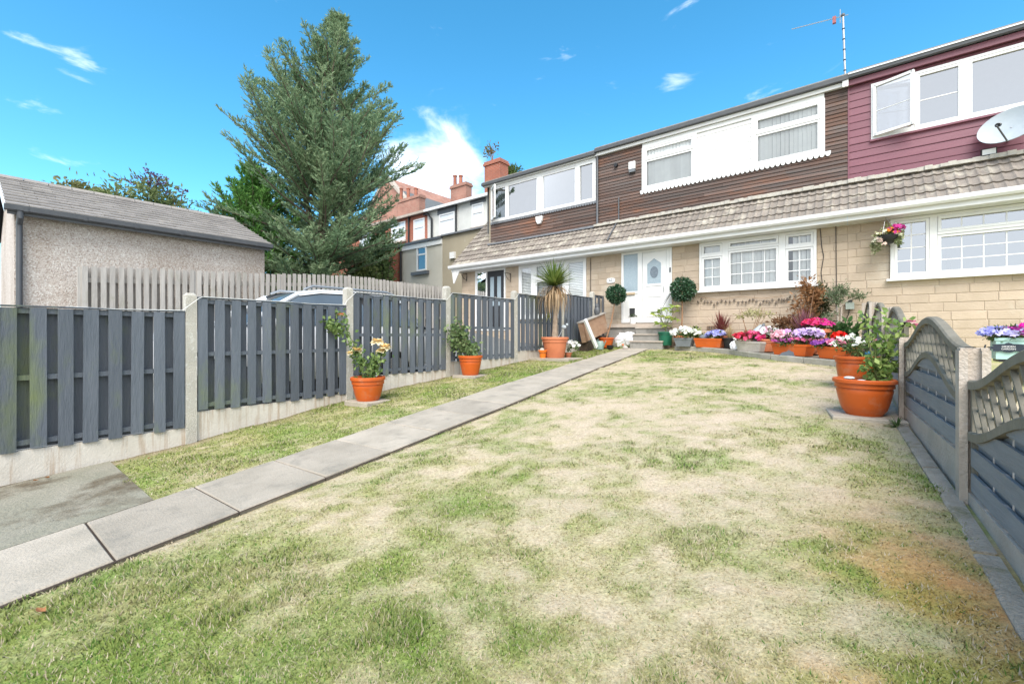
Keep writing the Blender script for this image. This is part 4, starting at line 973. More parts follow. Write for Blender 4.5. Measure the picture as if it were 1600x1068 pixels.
# ================================================================== parked car behind the left fence
def car():
    cx = -7.45; z0 = G(cx, 3.6) ; c = thing('parked_car', 'pale silver estate car with roof rails parked behind the dark fence', 'car', (cx, 3.6, z0))
    # profile along Y (front towards -Y): (y, z_bottom, z_shoulder, half width)
    def loft(mb, rows):
        n = len(rows[0]); vs = [p for r in rows for p in r]
        mb.add(vs, [(i*n+j, i*n+j+1, (i+1)*n+j+1, (i+1)*n+j) for i in range(len(rows)-1) for j in range(n-1)] + [tuple(range(n))[::-1], tuple(range((len(rows)-1)*n, len(rows)*n))]); return mb
    body = [(1.30, .45, .66, .62), (1.36, .28, .80, .78), (1.75, .24, .93, .88), (2.45, .22, 1.02, .91), (3.4, .22, 1.05, .92), (4.8, .22, 1.07, .92), (5.5, .26, 1.06, .88), (5.72, .34, 1.0, .80), (5.76, .5, .9, .74)]
    rows = []
    for y, b, t, w in body:
        rows.append([(cx+s*w*k, y, z0+z) for s, k, z in ((-1,.9,b), (-1,1,b+.12), (-1,1.0,t-.22), (-1,.93,t), (1,.93,t), (1,1.0,t-.22), (1,1,b+.12), (1,.9,b), (0,.9,b))])
    loft(MB(), rows).build('body', CARW, c, True)
    gh = [(2.42, 1.02, .80, 1.03), (2.8, 1.30, .72, 1.04), (3.25, 1.56, .63, 1.05), (3.6, 1.625, .61, 1.05), (4.3, 1.645, .61, 1.06), (5.0, 1.60, .60, 1.06), (5.3, 1.52, .60, 1.06), (5.6, 1.2, .68, 1.05), (5.7, 1.06, .72, 1.02)]
    rows = [[(cx-.85*1.02, y, z0+b), (cx-w-.03, y, z0+t-.07 if t-.07 > b else z0+b+.002), (cx-w+.1, y, z0+t), (cx, y, z0+t+.018), (cx+w-.1, y, z0+t), (cx+w+.03, y, z0+t-.07 if t-.07 > b else z0+b+.002), (cx+.85*1.02, y, z0+b)] for y, t, w, b in gh]
    loft(MB(), rows).build('cabin', pm('car_glass', (.10, .12, .14), None, 2, .06, spec=.8), c, True)
    rt = [(2.50, 1.075, .77), (2.8, 1.312, .72), (3.25, 1.572, .63), (3.6, 1.637, .61), (4.3, 1.657, .61), (5.0, 1.612, .60), (5.32, 1.53, .60)]
    roofrows = [[(cx-w-.034, y, z0+t-.06), (cx-w+.1, y, z0+t), (cx, y, z0+t+.02), (cx+w-.1, y, z0+t), (cx+w+.034, y, z0+t-.06)] for y, t, w in rt[2:]]
    m = MB(); n = 5; vs = [p for r in roofrows for p in r]; m.add(vs, [(i*n+j, i*n+j+1, (i+1)*n+j+1, (i+1)*n+j) for i in range(len(roofrows)-1) for j in range(n-1)]); m.build('roof', CARW, c, True)
    for s in (-1, 1):
        MB().tube([(cx+s*(w-.02+(.0)), y, z0+t-.03) for y, t, w in rt], .035, 8).build('window_pillar', CARW, c, True)
        MB().tube([(cx+s*.60, 3.35, z0+1.62), (cx+s*.60, 3.5, z0+1.685), (cx+s*.60, 4.9, z0+1.69), (cx+s*.60, 5.15, z0+1.61)], .02, 8).build('roof_rail', METAL, c, True)
        MB().tube([(cx+s*.74, 4.35, z0+1.05), (cx+s*.645, 4.33, z0+1.60)], .035, 6).build('door_pillar', BLACK, c)
        MB().ball((cx+s*1.02, 2.75, z0+1.06), .10, 10, 6, (1, .6, .8)).build('wing_mirror', CARW, c, True)
        MB().box(cx+s*.62-.14, cx+s*.62+.14, 1.33, 1.5, z0+.62, z0+.76).build('headlight', GLASSD, c)
        for y in (2.15, 4.85):
            w = MB().tube([(cx+s*.72, y, z0+.31), (cx+s*.925, y, z0+.31)], .31, 24).build('wheel', BLACK, c)
            MB().tube([(cx+s*.90, y, z0+.31), (cx+s*.935, y, z0+.31)], .2, 16).build('rim', METAL, w)
car()
# ================================================================== trees
def rot_about(v, k, a):
    return v*math.cos(a) + k.cross(v)*math.sin(a) + k*k.dot(v)*(1-math.cos(a))
def conifer(name, label, base, H, prof, lean, nb, col_a, col_b, seed, leaf=(.24, .055), per=13, leaders=(), elev=(18, 62), twig_vis=True):
    r = random.Random(seed); t = thing(name, label, 'tree', base)
    B = Vector(base); tr = MB()
    def axis(z): return B + Vector((lean[0]*(z/H), lean[1]*(z/H), z))
    tr.tube([axis(H*k/10) for k in range(11)], [.26*(1-k/10.4)**.8+.012 for k in range(11)], 8)
    stems = [(axis, H, 1.0)]
    for (dx, dy, h0, h1) in leaders:
        p0 = axis(h0); f = (lambda z, p0=p0, dx=dx, dy=dy, h0=h0, h1=h1: p0 + Vector((dx, dy, 0))*math.sqrt(max(0, (z-h0)/(h1-h0))) + Vector((0, 0, max(0, z-h0))))
        tr.tube([f(h0+(h1-h0)*k/8) for k in range(9)], [.12*(1-k/8.4)+.008 for k in range(9)], 6); stems.append((f, h1, .55))
    P = []; Dv = []; C = []; S = []
    br = MB(); ca, cb = np.array(col_a), np.array(col_b)
    for b in range(nb):
        f, hh, k = stems[0] if (len(stems) == 1 or r.random() < .74) else r.choice(stems[1:])
        lo = .03*H if k == 1 else hh*.55
        z = lo + (hh*.985-lo)*r.random()**1.3
        az = r.uniform(0, 2*math.pi); L0 = float(np.interp(z/H, *prof))*r.uniform(.52, 1.22)*(1 if k == 1 else .55+.1*(hh-z))
        L0 = max(L0, .35); e0 = math.radians(np.interp(z/hh, [0, .5, 1], [elev[0]-12, elev[0]+14, elev[1]]) + r.uniform(-9, 9))
        d = Vector((math.cos(az)*math.cos(e0), math.sin(az)*math.cos(e0), math.sin(e0))); p = f(z) - d*.05
        n = max(5, int(L0/.22)); pts = [p.copy()]
        for i in range(n):
            d = (d + Vector((r.uniform(-.10, .10), r.uniform(-.10, .10), .022+r.uniform(-.06, .06)))).normalized(); p = p + d*(L0/n); pts.append(p.copy())
        br.tube(pts, [.035*(L0/3)*(1-i/(n+.5))+.006 for i in range(n+1)], 5, False)
        shade = r.uniform(-.28, .28)
        for i in range(1, n+1):
            s = i/n
            if s < .22 and r.random() < .7: continue
            dd = (pts[i]-pts[i-1]).normalized(); side = dd.cross(Vector((0, 0, 1))).normalized()
            for sg in (-1, 1, 0):
                if r.random() < .1: continue
                tl = (.20+.55*(1-s)**.7)*(.55+.18*L0)*r.uniform(.6, 1.25); tl = min(tl, .95)
                td = (dd*r.uniform(.45, 1.0) + side*sg*r.uniform(.5, 1.0) + Vector((0, 0, r.uniform(-.15, .45)))).normalized()
                m = int(per*(.5+tl))
                for q in range(m):
                    u = (q+.5)/m; pp = pts[i] + td*tl*u + Vector((0, 0, .12*tl*u*u))
                    ld = td + Vector((r.uniform(-.75, .75), r.uniform(-.75, .75), r.uniform(-.3, .75)))
                    P.append(pp); Dv.append(ld); S.append(r.uniform(.6, 1.2)*(1-.25*u))
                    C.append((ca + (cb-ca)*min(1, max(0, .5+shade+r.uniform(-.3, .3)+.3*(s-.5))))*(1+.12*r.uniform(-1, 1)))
    tr.build('trunk', BARK, t, True); br.build('branches', BARK, t)
    S = np.array(S)
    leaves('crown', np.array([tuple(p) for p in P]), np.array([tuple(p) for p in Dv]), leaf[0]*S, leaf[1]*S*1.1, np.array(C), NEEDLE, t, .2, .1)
    return t
cb = (-16.5, 8.5, G(-16.5, 8.5))
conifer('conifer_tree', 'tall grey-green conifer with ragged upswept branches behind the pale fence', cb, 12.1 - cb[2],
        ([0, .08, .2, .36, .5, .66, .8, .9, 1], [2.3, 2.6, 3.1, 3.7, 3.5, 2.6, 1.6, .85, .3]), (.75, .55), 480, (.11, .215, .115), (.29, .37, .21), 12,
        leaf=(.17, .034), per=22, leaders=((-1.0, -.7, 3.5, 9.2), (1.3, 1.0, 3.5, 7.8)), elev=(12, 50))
cb2 = (-17.7, 6.75, G(-17.7, 6.75))
conifer('conifer_bush', 'dense bright green conifer at the left foot of the tall tree', cb2, 6.1 - cb2[2], ([0, .15, .4, .7, .9, 1], [1.7, 2.0, 2.0, 1.5, .8, .25]), (0, 0), 230,
        (.06, .18, .04), (.16, .32, .08), 9, leaf=(.16, .04), per=24, elev=(30, 62))
def cloud(n, c, rad, seed, clumps=14, core=.5, spread=.34, flat=1.0):
    """leaf positions in clumps that fill an uneven ellipsoid, plus outward directions"""
    g = np.random.default_rng(seed); k = norm(g.normal(size=(clumps, 3))) * (g.random((clumps, 1))**core)
    w = g.random(clumps)+.4; idx = g.choice(clumps, n, p=w/w.sum())
    q = k[idx]*.82 + g.normal(size=(n, 3))*spread*.5*(.6+.8*g.random(clumps)[idx][:, None]); P = np.asarray(c) + q*np.asarray(rad)
    d = norm(q - k[idx]*.6 + g.normal(size=(n, 3))*.35); d[:, 2] = d[:, 2]*flat + .15
    return P, d, g.random(clumps)[idx]
def bush(name, label, cat, base, c, rad, n, size, ca, cb_, seed, trunk=(.03, BARK), clumps=16, mat=LEAF, aspect=.5, stems=5, tips=None, group=None):
    t = thing(name, label, cat, base, group); P, d, u = cloud(n, c, rad, seed, clumps); r = random.Random(seed); st = MB(); B = Vector(base); Cc = Vector(c)
    for i in range(stems):
        e = Cc + Vector((r.uniform(-.7, .7)*rad[0], r.uniform(-.7, .7)*rad[1], r.uniform(-.2, .7)*rad[2])); m = (B+e)/2 + Vector((r.uniform(-.1, .1)*rad[0], r.uniform(-.1, .1)*rad[1], 0))
        st.tube([B + Vector((r.uniform(-.02, .02), r.uniform(-.02, .02), -.02)), m, e], [trunk[0], trunk[0]*.7, trunk[0]*.3], 6)
    st.build('stem', trunk[1], t, True)
    g = np.random.default_rng(seed+1); s = size*(.6+.7*g.random(n))
    leaves('foliage', P, d, s, s*aspect, mixc(ca, cb_, u*.7+g.random(n)*.4), mat, t)
    if tips: tips(t, P, d, g)
    return t
def purple_spikes(t, P, d, g):
    idx = np.argsort(-P[:, 2] + g.random(len(P))*.9)[:60]; pp = []; dd = []; 
    for i in idx[::2]:
        b = P[i]; v = np.array((g.normal()*.5, g.normal()*.5, .55)); 
        for k in range(16): pp.append(b + v*.55*k/16 + np.array((0, 0, -.25*(k/16)**2)) + g.normal(size=3)*.012); dd.append(g.normal(size=3))
    tag(leaves('flower_spikes', np.array(pp), np.array(dd), .08, .06, np.tile((.16, .10, .18), (len(pp), 1)), PETAL, t), kind='stuff')
q = ray(222, 306)*14.6
bush('buddleia_shrub', 'leafy shrub with purple flower spikes rising behind the garage roof', 'shrub', (q.x, q.y, G(q.x, q.y)), (q.x, q.y, q.z-.35), (1.35, 1.5, .95), 3600, .17, (.11, .16, .06), (.23, .28, .11), 31, (.05, BARK), 24, tips=purple_spikes, aspect=.35, stems=9)
q = ray(140, 300)*15.5
bush('pale_shrub', 'small yellowish shrub showing above the middle of the garage roof', 'shrub', (q.x, q.y, G(q.x, q.y)), (q.x, q.y, q.z-.2), (.75, .9, .62), 1100, .15, (.14, .16, .055), (.22, .22, .09), 32, (.04, BARK), 12, stems=4)
q = ray(592, 408)*19.5
bush('climbing_shrub', 'light green shrub against the grey rendered wing, right of the conifer', 'shrub', (q.x, q.y, G(q.x, q.y)), (q.x, q.y, q.z-.1), (1.15, .8, 1.7), 3600, .17, (.07, .125, .035), (.20, .27, .10), 33, (.05, BARK), 20, stems=6)
q = ray(574, 378)*17.6
bush('garden_shrub', 'yellow-green shrub low at the right edge of the conifer', 'shrub', (q.x-.4, q.y, G(q.x, q.y)), (q.x-.4, q.y, q.z-1.3), (.9, .8, 1.0), 1800, .16, (.10, .15, .04), (.19, .23, .08), 34, (.04, BARK), 14, stems=4)
q = onY(769, 238, 17.9)
bush('roof_weeds', 'weeds growing out of the brick chimney above the end house', 'weeds', (q.x, 17.9, onY(769, 252, 17.9).z), (q.x-.1, 17.9, q.z+.1), (.55, .3, .5), 190, .14, (.12, .15, .05), (.26, .16, .08), 35, (.012, STEMB), 9, stems=6)
q = onY(800, 266, 20); bush('palm_top', 'green spiky treetop peeping over the end house roof', 'tree', (q.x, 20, G(q.x, 20)), (q.x, 20, q.z), (.65, .5, .35), 520, .3, (.07, .12, .03), (.16, .22, .07), 36, (.08, BARK), 8, aspect=.18, stems=3)
q = onX(4, 468, -11.0); bush('roadside_bush', 'yellow-green bush at the very left edge beside the garage', 'shrub', (q.x, q.y-.4, G(q.x, q.y)), (q.x, q.y-.4, q.z-.35), (.35, .35, .5), 800, .09, (.13, .16, .03), (.25, .27, .07), 37, (.02, BARK), 10, stems=4)
# ================================================================== pots
def pot(parent, base, rb, rr, h, mat, n=28, rim=.045, sx=1, sy=1, rot=0, name='pot', bowl=0.0):
    p = MB(); lip = rr*.07+.006; prof = [(rb*.96, 0), (rb, .012)]
    if bowl:
        for k in range(1, 7): u = k/7; prof.append((rb + (rr-lip-rb)*u**(1-bowl*.6), .012+(h-rim*2.2)*u))
    prof += [(rr-lip*1.5, h-rim*2.2), (rr-lip*.8, h-rim*2.1), (rr-lip*.8, h-rim), (rr, h-rim*.9), (rr, h-.008), (rr-.008, h), (rr-lip*1.4, h), (rr-lip*1.8, h-.02), (rr*.8, h-.07)]
    p.lathe(prof, base, n, sx, sy, rot); o = p.build(name, mat, parent, True)
    MB().lathe([(rr*.2, h-.075), (rr*.83, h-.068), (rr*.83, h-.062), (rr*.3, h-.05), (.01, h-.045)], base, 18, sx, sy, rot).build('soil', SOIL, parent, True); return o
def trough(parent, p, q, w, h, mat, taper=.82, name='trough'):
    p, q = Vector(p), Vector(q); d = (q-p); L_ = d.length; d.normalize(); n = Vector((-d.y, d.x, 0)); c = (p+q)/2; vs = []
    def ringv(k, kw, z): return [c + d*(a*L_/2*k) + n*(b*w/2*kw) + Vector((0, 0, z)) for a, b in ((-1,-1),(1,-1),(1,1),(-1,1))]
    e = (L_/2-.02)/(L_/2); f = (w/2-.018)/(w/2)
    R = [ringv(1-(1-taper)*w/L_*2.0, taper, 0), ringv(1-.03, .95, h-.045), ringv(.985, .97, h-.045), ringv(1, 1, h-.035), ringv(1, 1, h), ringv(e, f, h), ringv(e*.99, f*.97, h-.06)]
    vs = [v for r in R for v in r]; m = MB().add(vs, [(i*4+j, i*4+(j+1)%4, i*4+4+(j+1)%4, i*4+4+j) for i in range(len(R)-1) for j in range(4)] + [(3,2,1,0)])
    o = m.build(name, mat, parent)
    MB().add(ringv(e*.97, f*.95, h-.045), [(0,1,2,3)]).build('soil', SOIL, parent); return o
def blossoms(parent, P, size, cols, seed=0, name='blossoms', petals=5, up=.6):
    """small open flowers: five petals round each point"""
    g = np.random.default_rng(seed); n = len(P); ax = norm(g.normal(size=(n, 3))*.55 + np.array((.0, -.55, up))); a = norm(np.cross(ax, g.normal(size=(n, 3)))); b = np.cross(ax, a)
    pp = []; dd = []; cc = []; uu = []
    cols = np.asarray(cols)
    for k in range(petals):
        t = 2*math.pi*k/petals; v = a*math.cos(t) + b*math.sin(t); pp.append(P); dd.append(v + ax*.25); cc.append(cols); uu.append(ax)
    return leaves(name, np.concatenate(pp), np.concatenate(dd), size, size*.95, np.concatenate(cc), PETAL, parent, .15, .10, up=np.concatenate(uu)*2.5)
def bedding(parent, c, rad, seed, flowers, leafc=((.06, .11, .03), (.13, .19, .06)), nleaf=420, lsize=.05, fsize=.028, nf=80):
    """mound of leaves with open flowers on its surface; flowers: list of colours"""
    g = np.random.default_rng(seed); P, d, u = cloud(nleaf, c, rad, seed, 12); P[:, 2] = np.maximum(P[:, 2], c[2]-rad[2]*.75)
    leaves('foliage', P, d, lsize*(.6+.7*g.random(nleaf)), lsize*.5, mixc(leafc[0], leafc[1], g.random(nleaf)), LEAF, parent)
    v = norm(g.normal(size=(nf, 3))); v[:, 2] = np.abs(v[:, 2])*.9+.05; F = np.asarray(c) + v*np.asarray(rad)*(.85+.25*g.random((nf, 1)))
    fc = np.asarray(flowers); order = np.argsort(F[:, 0] + g.normal(size=nf)*rad[0]*.35); ci = np.empty(nf, int); ci[order] = np.arange(nf)*len(fc)//nf
    blossoms(parent, F, fsize, fc[ci], seed)
def blades(parent, c, n, L_, w, ca, cb_, seed, spread=1.0, droop=.35, name='leaf_blades', segs=4, lift=.2):
    """long strap leaves arching out of one point (cordyline, grasses)"""
    g = np.random.default_rng(seed); V = []; F = []; C = []
    for i in range(n):
        az = g.random()*2*math.pi; el = math.asin(min(1, lift + (1-lift)*g.random()**.8)) if spread >= 1 else math.pi/2 - g.random()*spread
        d = np.array((math.cos(az)*math.cos(el), math.sin(az)*math.cos(el), math.sin(el))); s = np.array((-math.sin(az), math.cos(az), 0)); l = L_*(.6+.5*g.random()); k0 = len(V)
        col = mixc(ca, cb_, g.random())*(1+.1*g.normal()); p = np.asarray(c)+d*.01
        for j in range(segs+1):
            u = j/segs; ww = w*(1-u)**.7*(.7+.3*min(1, 4*u+.3)) + .0006; q = p + d*l*u + np.array((0, 0, -droop*l*u*u*(1-abs(d[2])*.6)))
            V += [q - s*ww/2, q + s*ww/2]; C += [col, col]
        F += [(k0+2*j, k0+2*j+1, k0+2*j+3, k0+2*j+2) for j in range(segs)]
    return npmesh(name, V, F, np.clip(np.array(C), .004, .9), LEAF, parent, origin(parent))
SLABS = []
def slab_base(p, sx, sy, label, rot=.1, h=.012):
    SLABS.append((p[0], p[1], min(sx, sy)*.55))
    m = MB(); c, s = math.cos(rot), math.sin(rot); vs = []
    z = max(G(p[0]+a*sx/2, p[1]+b*sy/2) for a, b in ((-1,-1),(1,-1),(1,1),(-1,1)))
    for zz, k in ((z-.10, 1), (z+h-.008, 1), (z+h, .965)):
        for a, b in ((-1,-1),(1,-1),(1,1),(-1,1)): vs.append((p[0]+(a*sx/2*c-b*sy/2*s)*k, p[1]+(a*sx/2*s+b*sy/2*c)*k, zz))
    m.add(vs, [(8,9,10,11)] + [(4*r+i, 4*r+(i+1)%4, 4*r+4+(i+1)%4, 4*r+4+i) for r in (0, 1) for i in range(4)])
    tag(m.build('stone_slab', SLAB), label, 'slab'); return z + h + .001
def curve(a, b, c, n=8): a, b, c = Vector(a), Vector(b), Vector(c); return [a*(1-t)**2 + b*2*t*(1-t) + c*t*t for t in (k/n for k in range(n+1))]
def rosette(parent, c, r, ca, cb_, seed, name='rose_bloom'):
    g = np.random.default_rng(seed); P = []; D_ = []; C = []; U = []
    for lay, (k, e) in enumerate(((5, .95), (6, .6), (7, .2), (7, -.05))):
        for i in range(k):
            a = 2*math.pi*(i+.5*lay)/k + g.normal()*.15; d = np.array((math.cos(a), math.sin(a), e)); P.append(np.asarray(c)+d*r*.06*lay); D_.append(d); C.append(mixc(cb_, ca, lay/3)); U.append((-math.cos(a)*e, -math.sin(a)*e, 1))
    return leaves(name, np.array(P), np.array(D_), r*1.0, r*1.05, np.array(C), PETAL, parent, .35, .06, up=np.array(U)*3)
LG = ((.10, .18, .05), (.25, .34, .12))
# --- rose pot by the second post
def rose_pot():
    b = onG(575, 629); z = slab_base(b, .46, .40, 'flat stone slab under the potted rose by the grey fence'); b.z = z
    t = thing('potted_rose', 'orange pot of peach roses beside the second fence post', 'potted plant', b); pot(t, b, .148, .228, .315, TERRA, bowl=.3)
    A = lambda x, y: atd(x, y, b); st = MB(); P = []; g = random.Random(3); top = b + Vector((0, 0, .26))
    for ends in ((573, 560, 535, 510, 519), (580, 570, 545, 536, 531), (562, 575, 556, 548, 560), (588, 575, 585, 556, 590), (592, 575, 600, 552, 600), (585, 580, 585, 560, 578)):
        x1, y1, x2, y2, x3 = ends; c = curve(top + Vector((g.uniform(-.05, .05), g.uniform(-.05, .05), 0)), A(x1, y1), A(x2, y2)); st.tube(c, [.006]*len(c), 5); P += c[2:]
    c = curve(A(545, 535), A(535, 505), A(533, 490)); st.tube(c, [.005]*len(c), 5); P += c[2:]; c = curve(A(536, 520), A(525, 508), A(512, 508)); st.tube(c, .004, 5); P += c[2:]*2
    st.build('stem', STEMG, t)
    P = np.array([tuple(p) for p in P]); idx = rng.integers(0, len(P), 620); Q = P[idx] + rng.normal(size=(620, 3))*.042
    leaves('foliage', Q, rng.normal(size=(620, 3))+np.array((0, 0, .2)), .06, .042, mixc(*LG, rng.random(620)), LEAF, t)
    for i, (x, y, r) in enumerate(((590, 533, .085), (602, 542, .085), (596, 548, .07), (557, 547, .075), (549, 551, .06), (532, 492, .05))):
        rosette(t, A(x, y), r, (.90, .82, .60), (.90, .66, .30) if i < 5 else (.75, .22, .06), i)
    MB().ball(A(588, 585), .03, 8, 6, (1, .4, 1)).build('plant_tag', WHITE, t)
rose_pot()
def shrub_pot():
    b = onG(735, 588); b.z = slab_base(b, .46, .42, 'flat stone slab under the potted shrub by the third post', .2); t = thing('potted_shrub', 'orange pot with a leafy green shrub beside the third fence post', 'potted plant', b)
    pot(t, b, .14, .212, .335, TERRA, bowl=.2); A = lambda x, y: atd(x, y, b); st = MB(); g = random.Random(8); top = b + Vector((0, 0, .28)); pts = []
    for x, y in ((708, 512), (716, 503), (722, 520), (735, 540), (705, 532), (742, 545)):
        c = curve(top, (top+A(x, y))/2 + Vector((g.uniform(-.05, .05), 0, .02)), A(x, y)); st.tube(c, [.007-.0006*i for i in range(len(c))], 5); pts += c[3:]
    st.build('stem', STEMB, t); P = np.array([tuple(p) for p in pts]); idx = rng.integers(0, len(P), 760); Q = P[idx] + rng.normal(size=(760, 3))*np.array((.06, .06, .05))
    leaves('foliage', Q, rng.normal(size=(760, 3))+np.array((0, 0, -.1)), .075, .045, mixc((.10, .17, .06), (.26, .33, .15), rng.random(760)), LEAF, t)
shrub_pot()
def palm_pot():
    b = onG(867, 561); b.z = slab_base(b, 1.05, .62, 'pale paving slab under the spiky palm pot', .0); t = thing('potted_palm', 'spiky green cordyline palm with a shaggy dead skirt in an orange pot', 'potted plant', b)
    pot(t, b, .205, .30, .45, TERRA2, 32, .05); A = lambda x, y: atd(x, y, b); hd = A(866, 447)
    tr = [b + Vector((0, 0, .38)), b + Vector((.0, 0, .6)), A(868, 490), A(866, 468), hd]; MB().tube(tr, [.085, .06, .05, .055, .05], 10).build('trunk', pm('palm_trunk', (.36, .28, .21), (.22, .165, .12), 16, .9, .8, 40), t, True)
    blades(t, hd, 380, .66, .034, (.10, .17, .035), (.26, .31, .08), 4, 1.0, .22, 'green_leaves', 5, .12)
    g = np.random.default_rng(2); V = []; F = []; C = []
    for i in range(190):
        az = g.random()*2*math.pi; o = g.random()*.34+.05; l = .16+.42*g.random(); s = np.array((-math.sin(az), math.cos(az), 0)); r0 = np.array((math.cos(az), math.sin(az), 0)); st = np.array(hd) - np.array((0, 0, g.random()*.18)); k0 = len(V); col = mixc((.42, .27, .15), (.56, .43, .28), g.random())
        for j in range(5):
            u = j/4; q = st + r0*(.05+o*math.sin(u*2.0)) + np.array((0, 0, .06*math.sin(u*3)-l*u**1.5)); V += [q - s*.012*(1-u*.8), q + s*.012*(1-u*.8)]; C += [col, col]
        F += [(k0+2*j, k0+2*j+1, k0+2*j+3, k0+2*j+2) for j in range(4)]
    npmesh('dead_leaves', V, F, np.array(C), LEAF, t, origin(t))
    blades(t, A(857, 497), 20, .22, .02, (.16, .2, .05), (.28, .3, .1), 6, 1.0, .9, 'side_shoot', 4, .1)
    sb = A(851, 557); sb = Vector((sb.x+.02, sb.y-.10, b.z)); s = thing('small_pot', 'little bright orange pot left of the palm pot', 'pot', sb); pot(s, sb, .065, .10, .17, pm('bright_orange', (.75, .19, .02), None, 4, .4), 18, .02); MB().ball(sb+Vector((-.02, -.0, .17)), .06, 8, 6, (1, .8, .8)).build('pebble', STONEP, s, True)
    wb = onG(888, 556, .035); wb.z = b.z; w = thing('potted_flowers', 'small terracotta pot of white flowers right of the palm pot', 'potted plant', wb); pot(w, wb, .06, .085, .10, TERRA2, 16, .015)
    bedding(w, tuple(wb+Vector((.05, 0, .23))), (.20, .16, .15), 3, [(.85, .84, .82)]*2, nleaf=160, nf=46, fsize=.045)
    for x, y, nm in ((880, 511, 'swirl'), (884, 508, 'swirl')): pass
    gn = A(878, 515); wm = MB(); wm.tube(curve(b+Vector((.1, -.05, .42)), gn+Vector((0, 0, -.05)), gn+Vector((.02, 0, .06))), .006, 6); o = thing('metal_ornament', 'silver wire bird ornament standing in the palm pot', 'ornament', b+Vector((.1, -.05, .42))); wm.build('stake', METAL, o)
    MB().ball(gn+Vector((.05, 0, .06)), .055, 10, 7, (1.2, .5, .8)).build('body', DISHM, o, True); MB().ball(gn+Vector((.13, 0, .11)), .03).build('head', DISHM, o, True)
palm_pot()
def topiary(name, label, base, rb, rr, h, ball, r, mat, seed, stemtop=None):
    t = thing(name, label, 'potted plant', base, 'pair of topiary balls by the door'); 
    pot(t, base, rb, rr, h, mat, 24, .03, bowl=.2); st = [Vector(base)+Vector((0, 0, h-.08)), (Vector(base)+Vector(ball))/2+Vector((.015, 0, 0)), Vector(ball)]
    MB().tube(st, [.022, .019, .016], 8).build('stem', STEMB, t, True)
    n = 2300; g = np.random.default_rng(seed); v = norm(g.normal(size=(n, 3))); k = norm(g.normal(size=(26, 3))); lump = np.max(v @ k.T, 1)
    P = np.asarray(ball) + v*r*(.45+.55*g.random((n, 1))**.5)*(.78+.28*lump[:, None]**6)
    leaves('ball', P, v + g.normal(size=(n, 3))*.6, .055, .036, mixc((.018, .06, .028), (.07, .15, .075), g.random(n)**1.5), leafmat('gloss_leaf', .12, .3, .6), t)
    return t
bd = onG(960, 541, .0); bd = Vector((bd.x, 10.75, G(bd.x, 10.75)+.012))
topiary('topiary_ball', 'topiary ball tree in an orange pot left of the front steps', tuple(bd), .15, .225, .27, tuple(atd(962.5, 460, bd)), .25, TERRA, 51)
be = Vector((onY(1064, 520, 11.12).x, 11.12, G(-3.4, 11.0)+.1))
topiary('topiary_ball', 'larger topiary ball tree in front of the wall right of the door', tuple(be), .14, .20, .30, tuple(atd(1066, 453, be)), .30, TERRA2, 52)
def bedpt(x, y, Y=None):
    p = onG(x, y, .095)
    if Y is not None: d = ray(x, y); p = d*(Y/d.y)
    p.z = G(p.x, min(p.y, 10.8)) + .098; return p
def fatsia():
    b = bedpt(1040, 545, 10.78); t = thing('potted_plant', 'green plastic pot with a yellow-green palmate plant beside the steps', 'potted plant', b); pot(t, b, .15, .19, .33, GREENP, 24, .03); A = lambda x, y: atd(x, y, b); st = MB(); g = np.random.default_rng(5); P = []; D_ = []; C = []
    for x, y in [(1027, 492), (1034, 483), (1043, 480), (1053, 486), (1048, 495), (1030, 504), (1056, 498), (1039, 494), (1042, 508), (1055, 478), (1025, 487)]:
        e = np.array(A(x, y)) + np.array((0, g.normal()*.08, 0)); c = curve(b+Vector((0, 0, .3)), b+Vector((0, 0, .55)), e); st.tube(c, .006, 5)
        for k in range(9): a = 2*math.pi*k/9; P.append(e); D_.append((math.cos(a), math.sin(a), -.15+g.normal()*.2)); C.append(mixc((.20, .30, .06), (.44, .50, .12), g.random()))
    st.build('stem', STEMG, t); leaves('foliage', np.array(P), np.array(D_), .16, .05, np.array(C), LEAF, t, .35)
fatsia()
def basic(name, label, b, fn): t = thing(name, label, 'potted plant', b); fn(t); return t
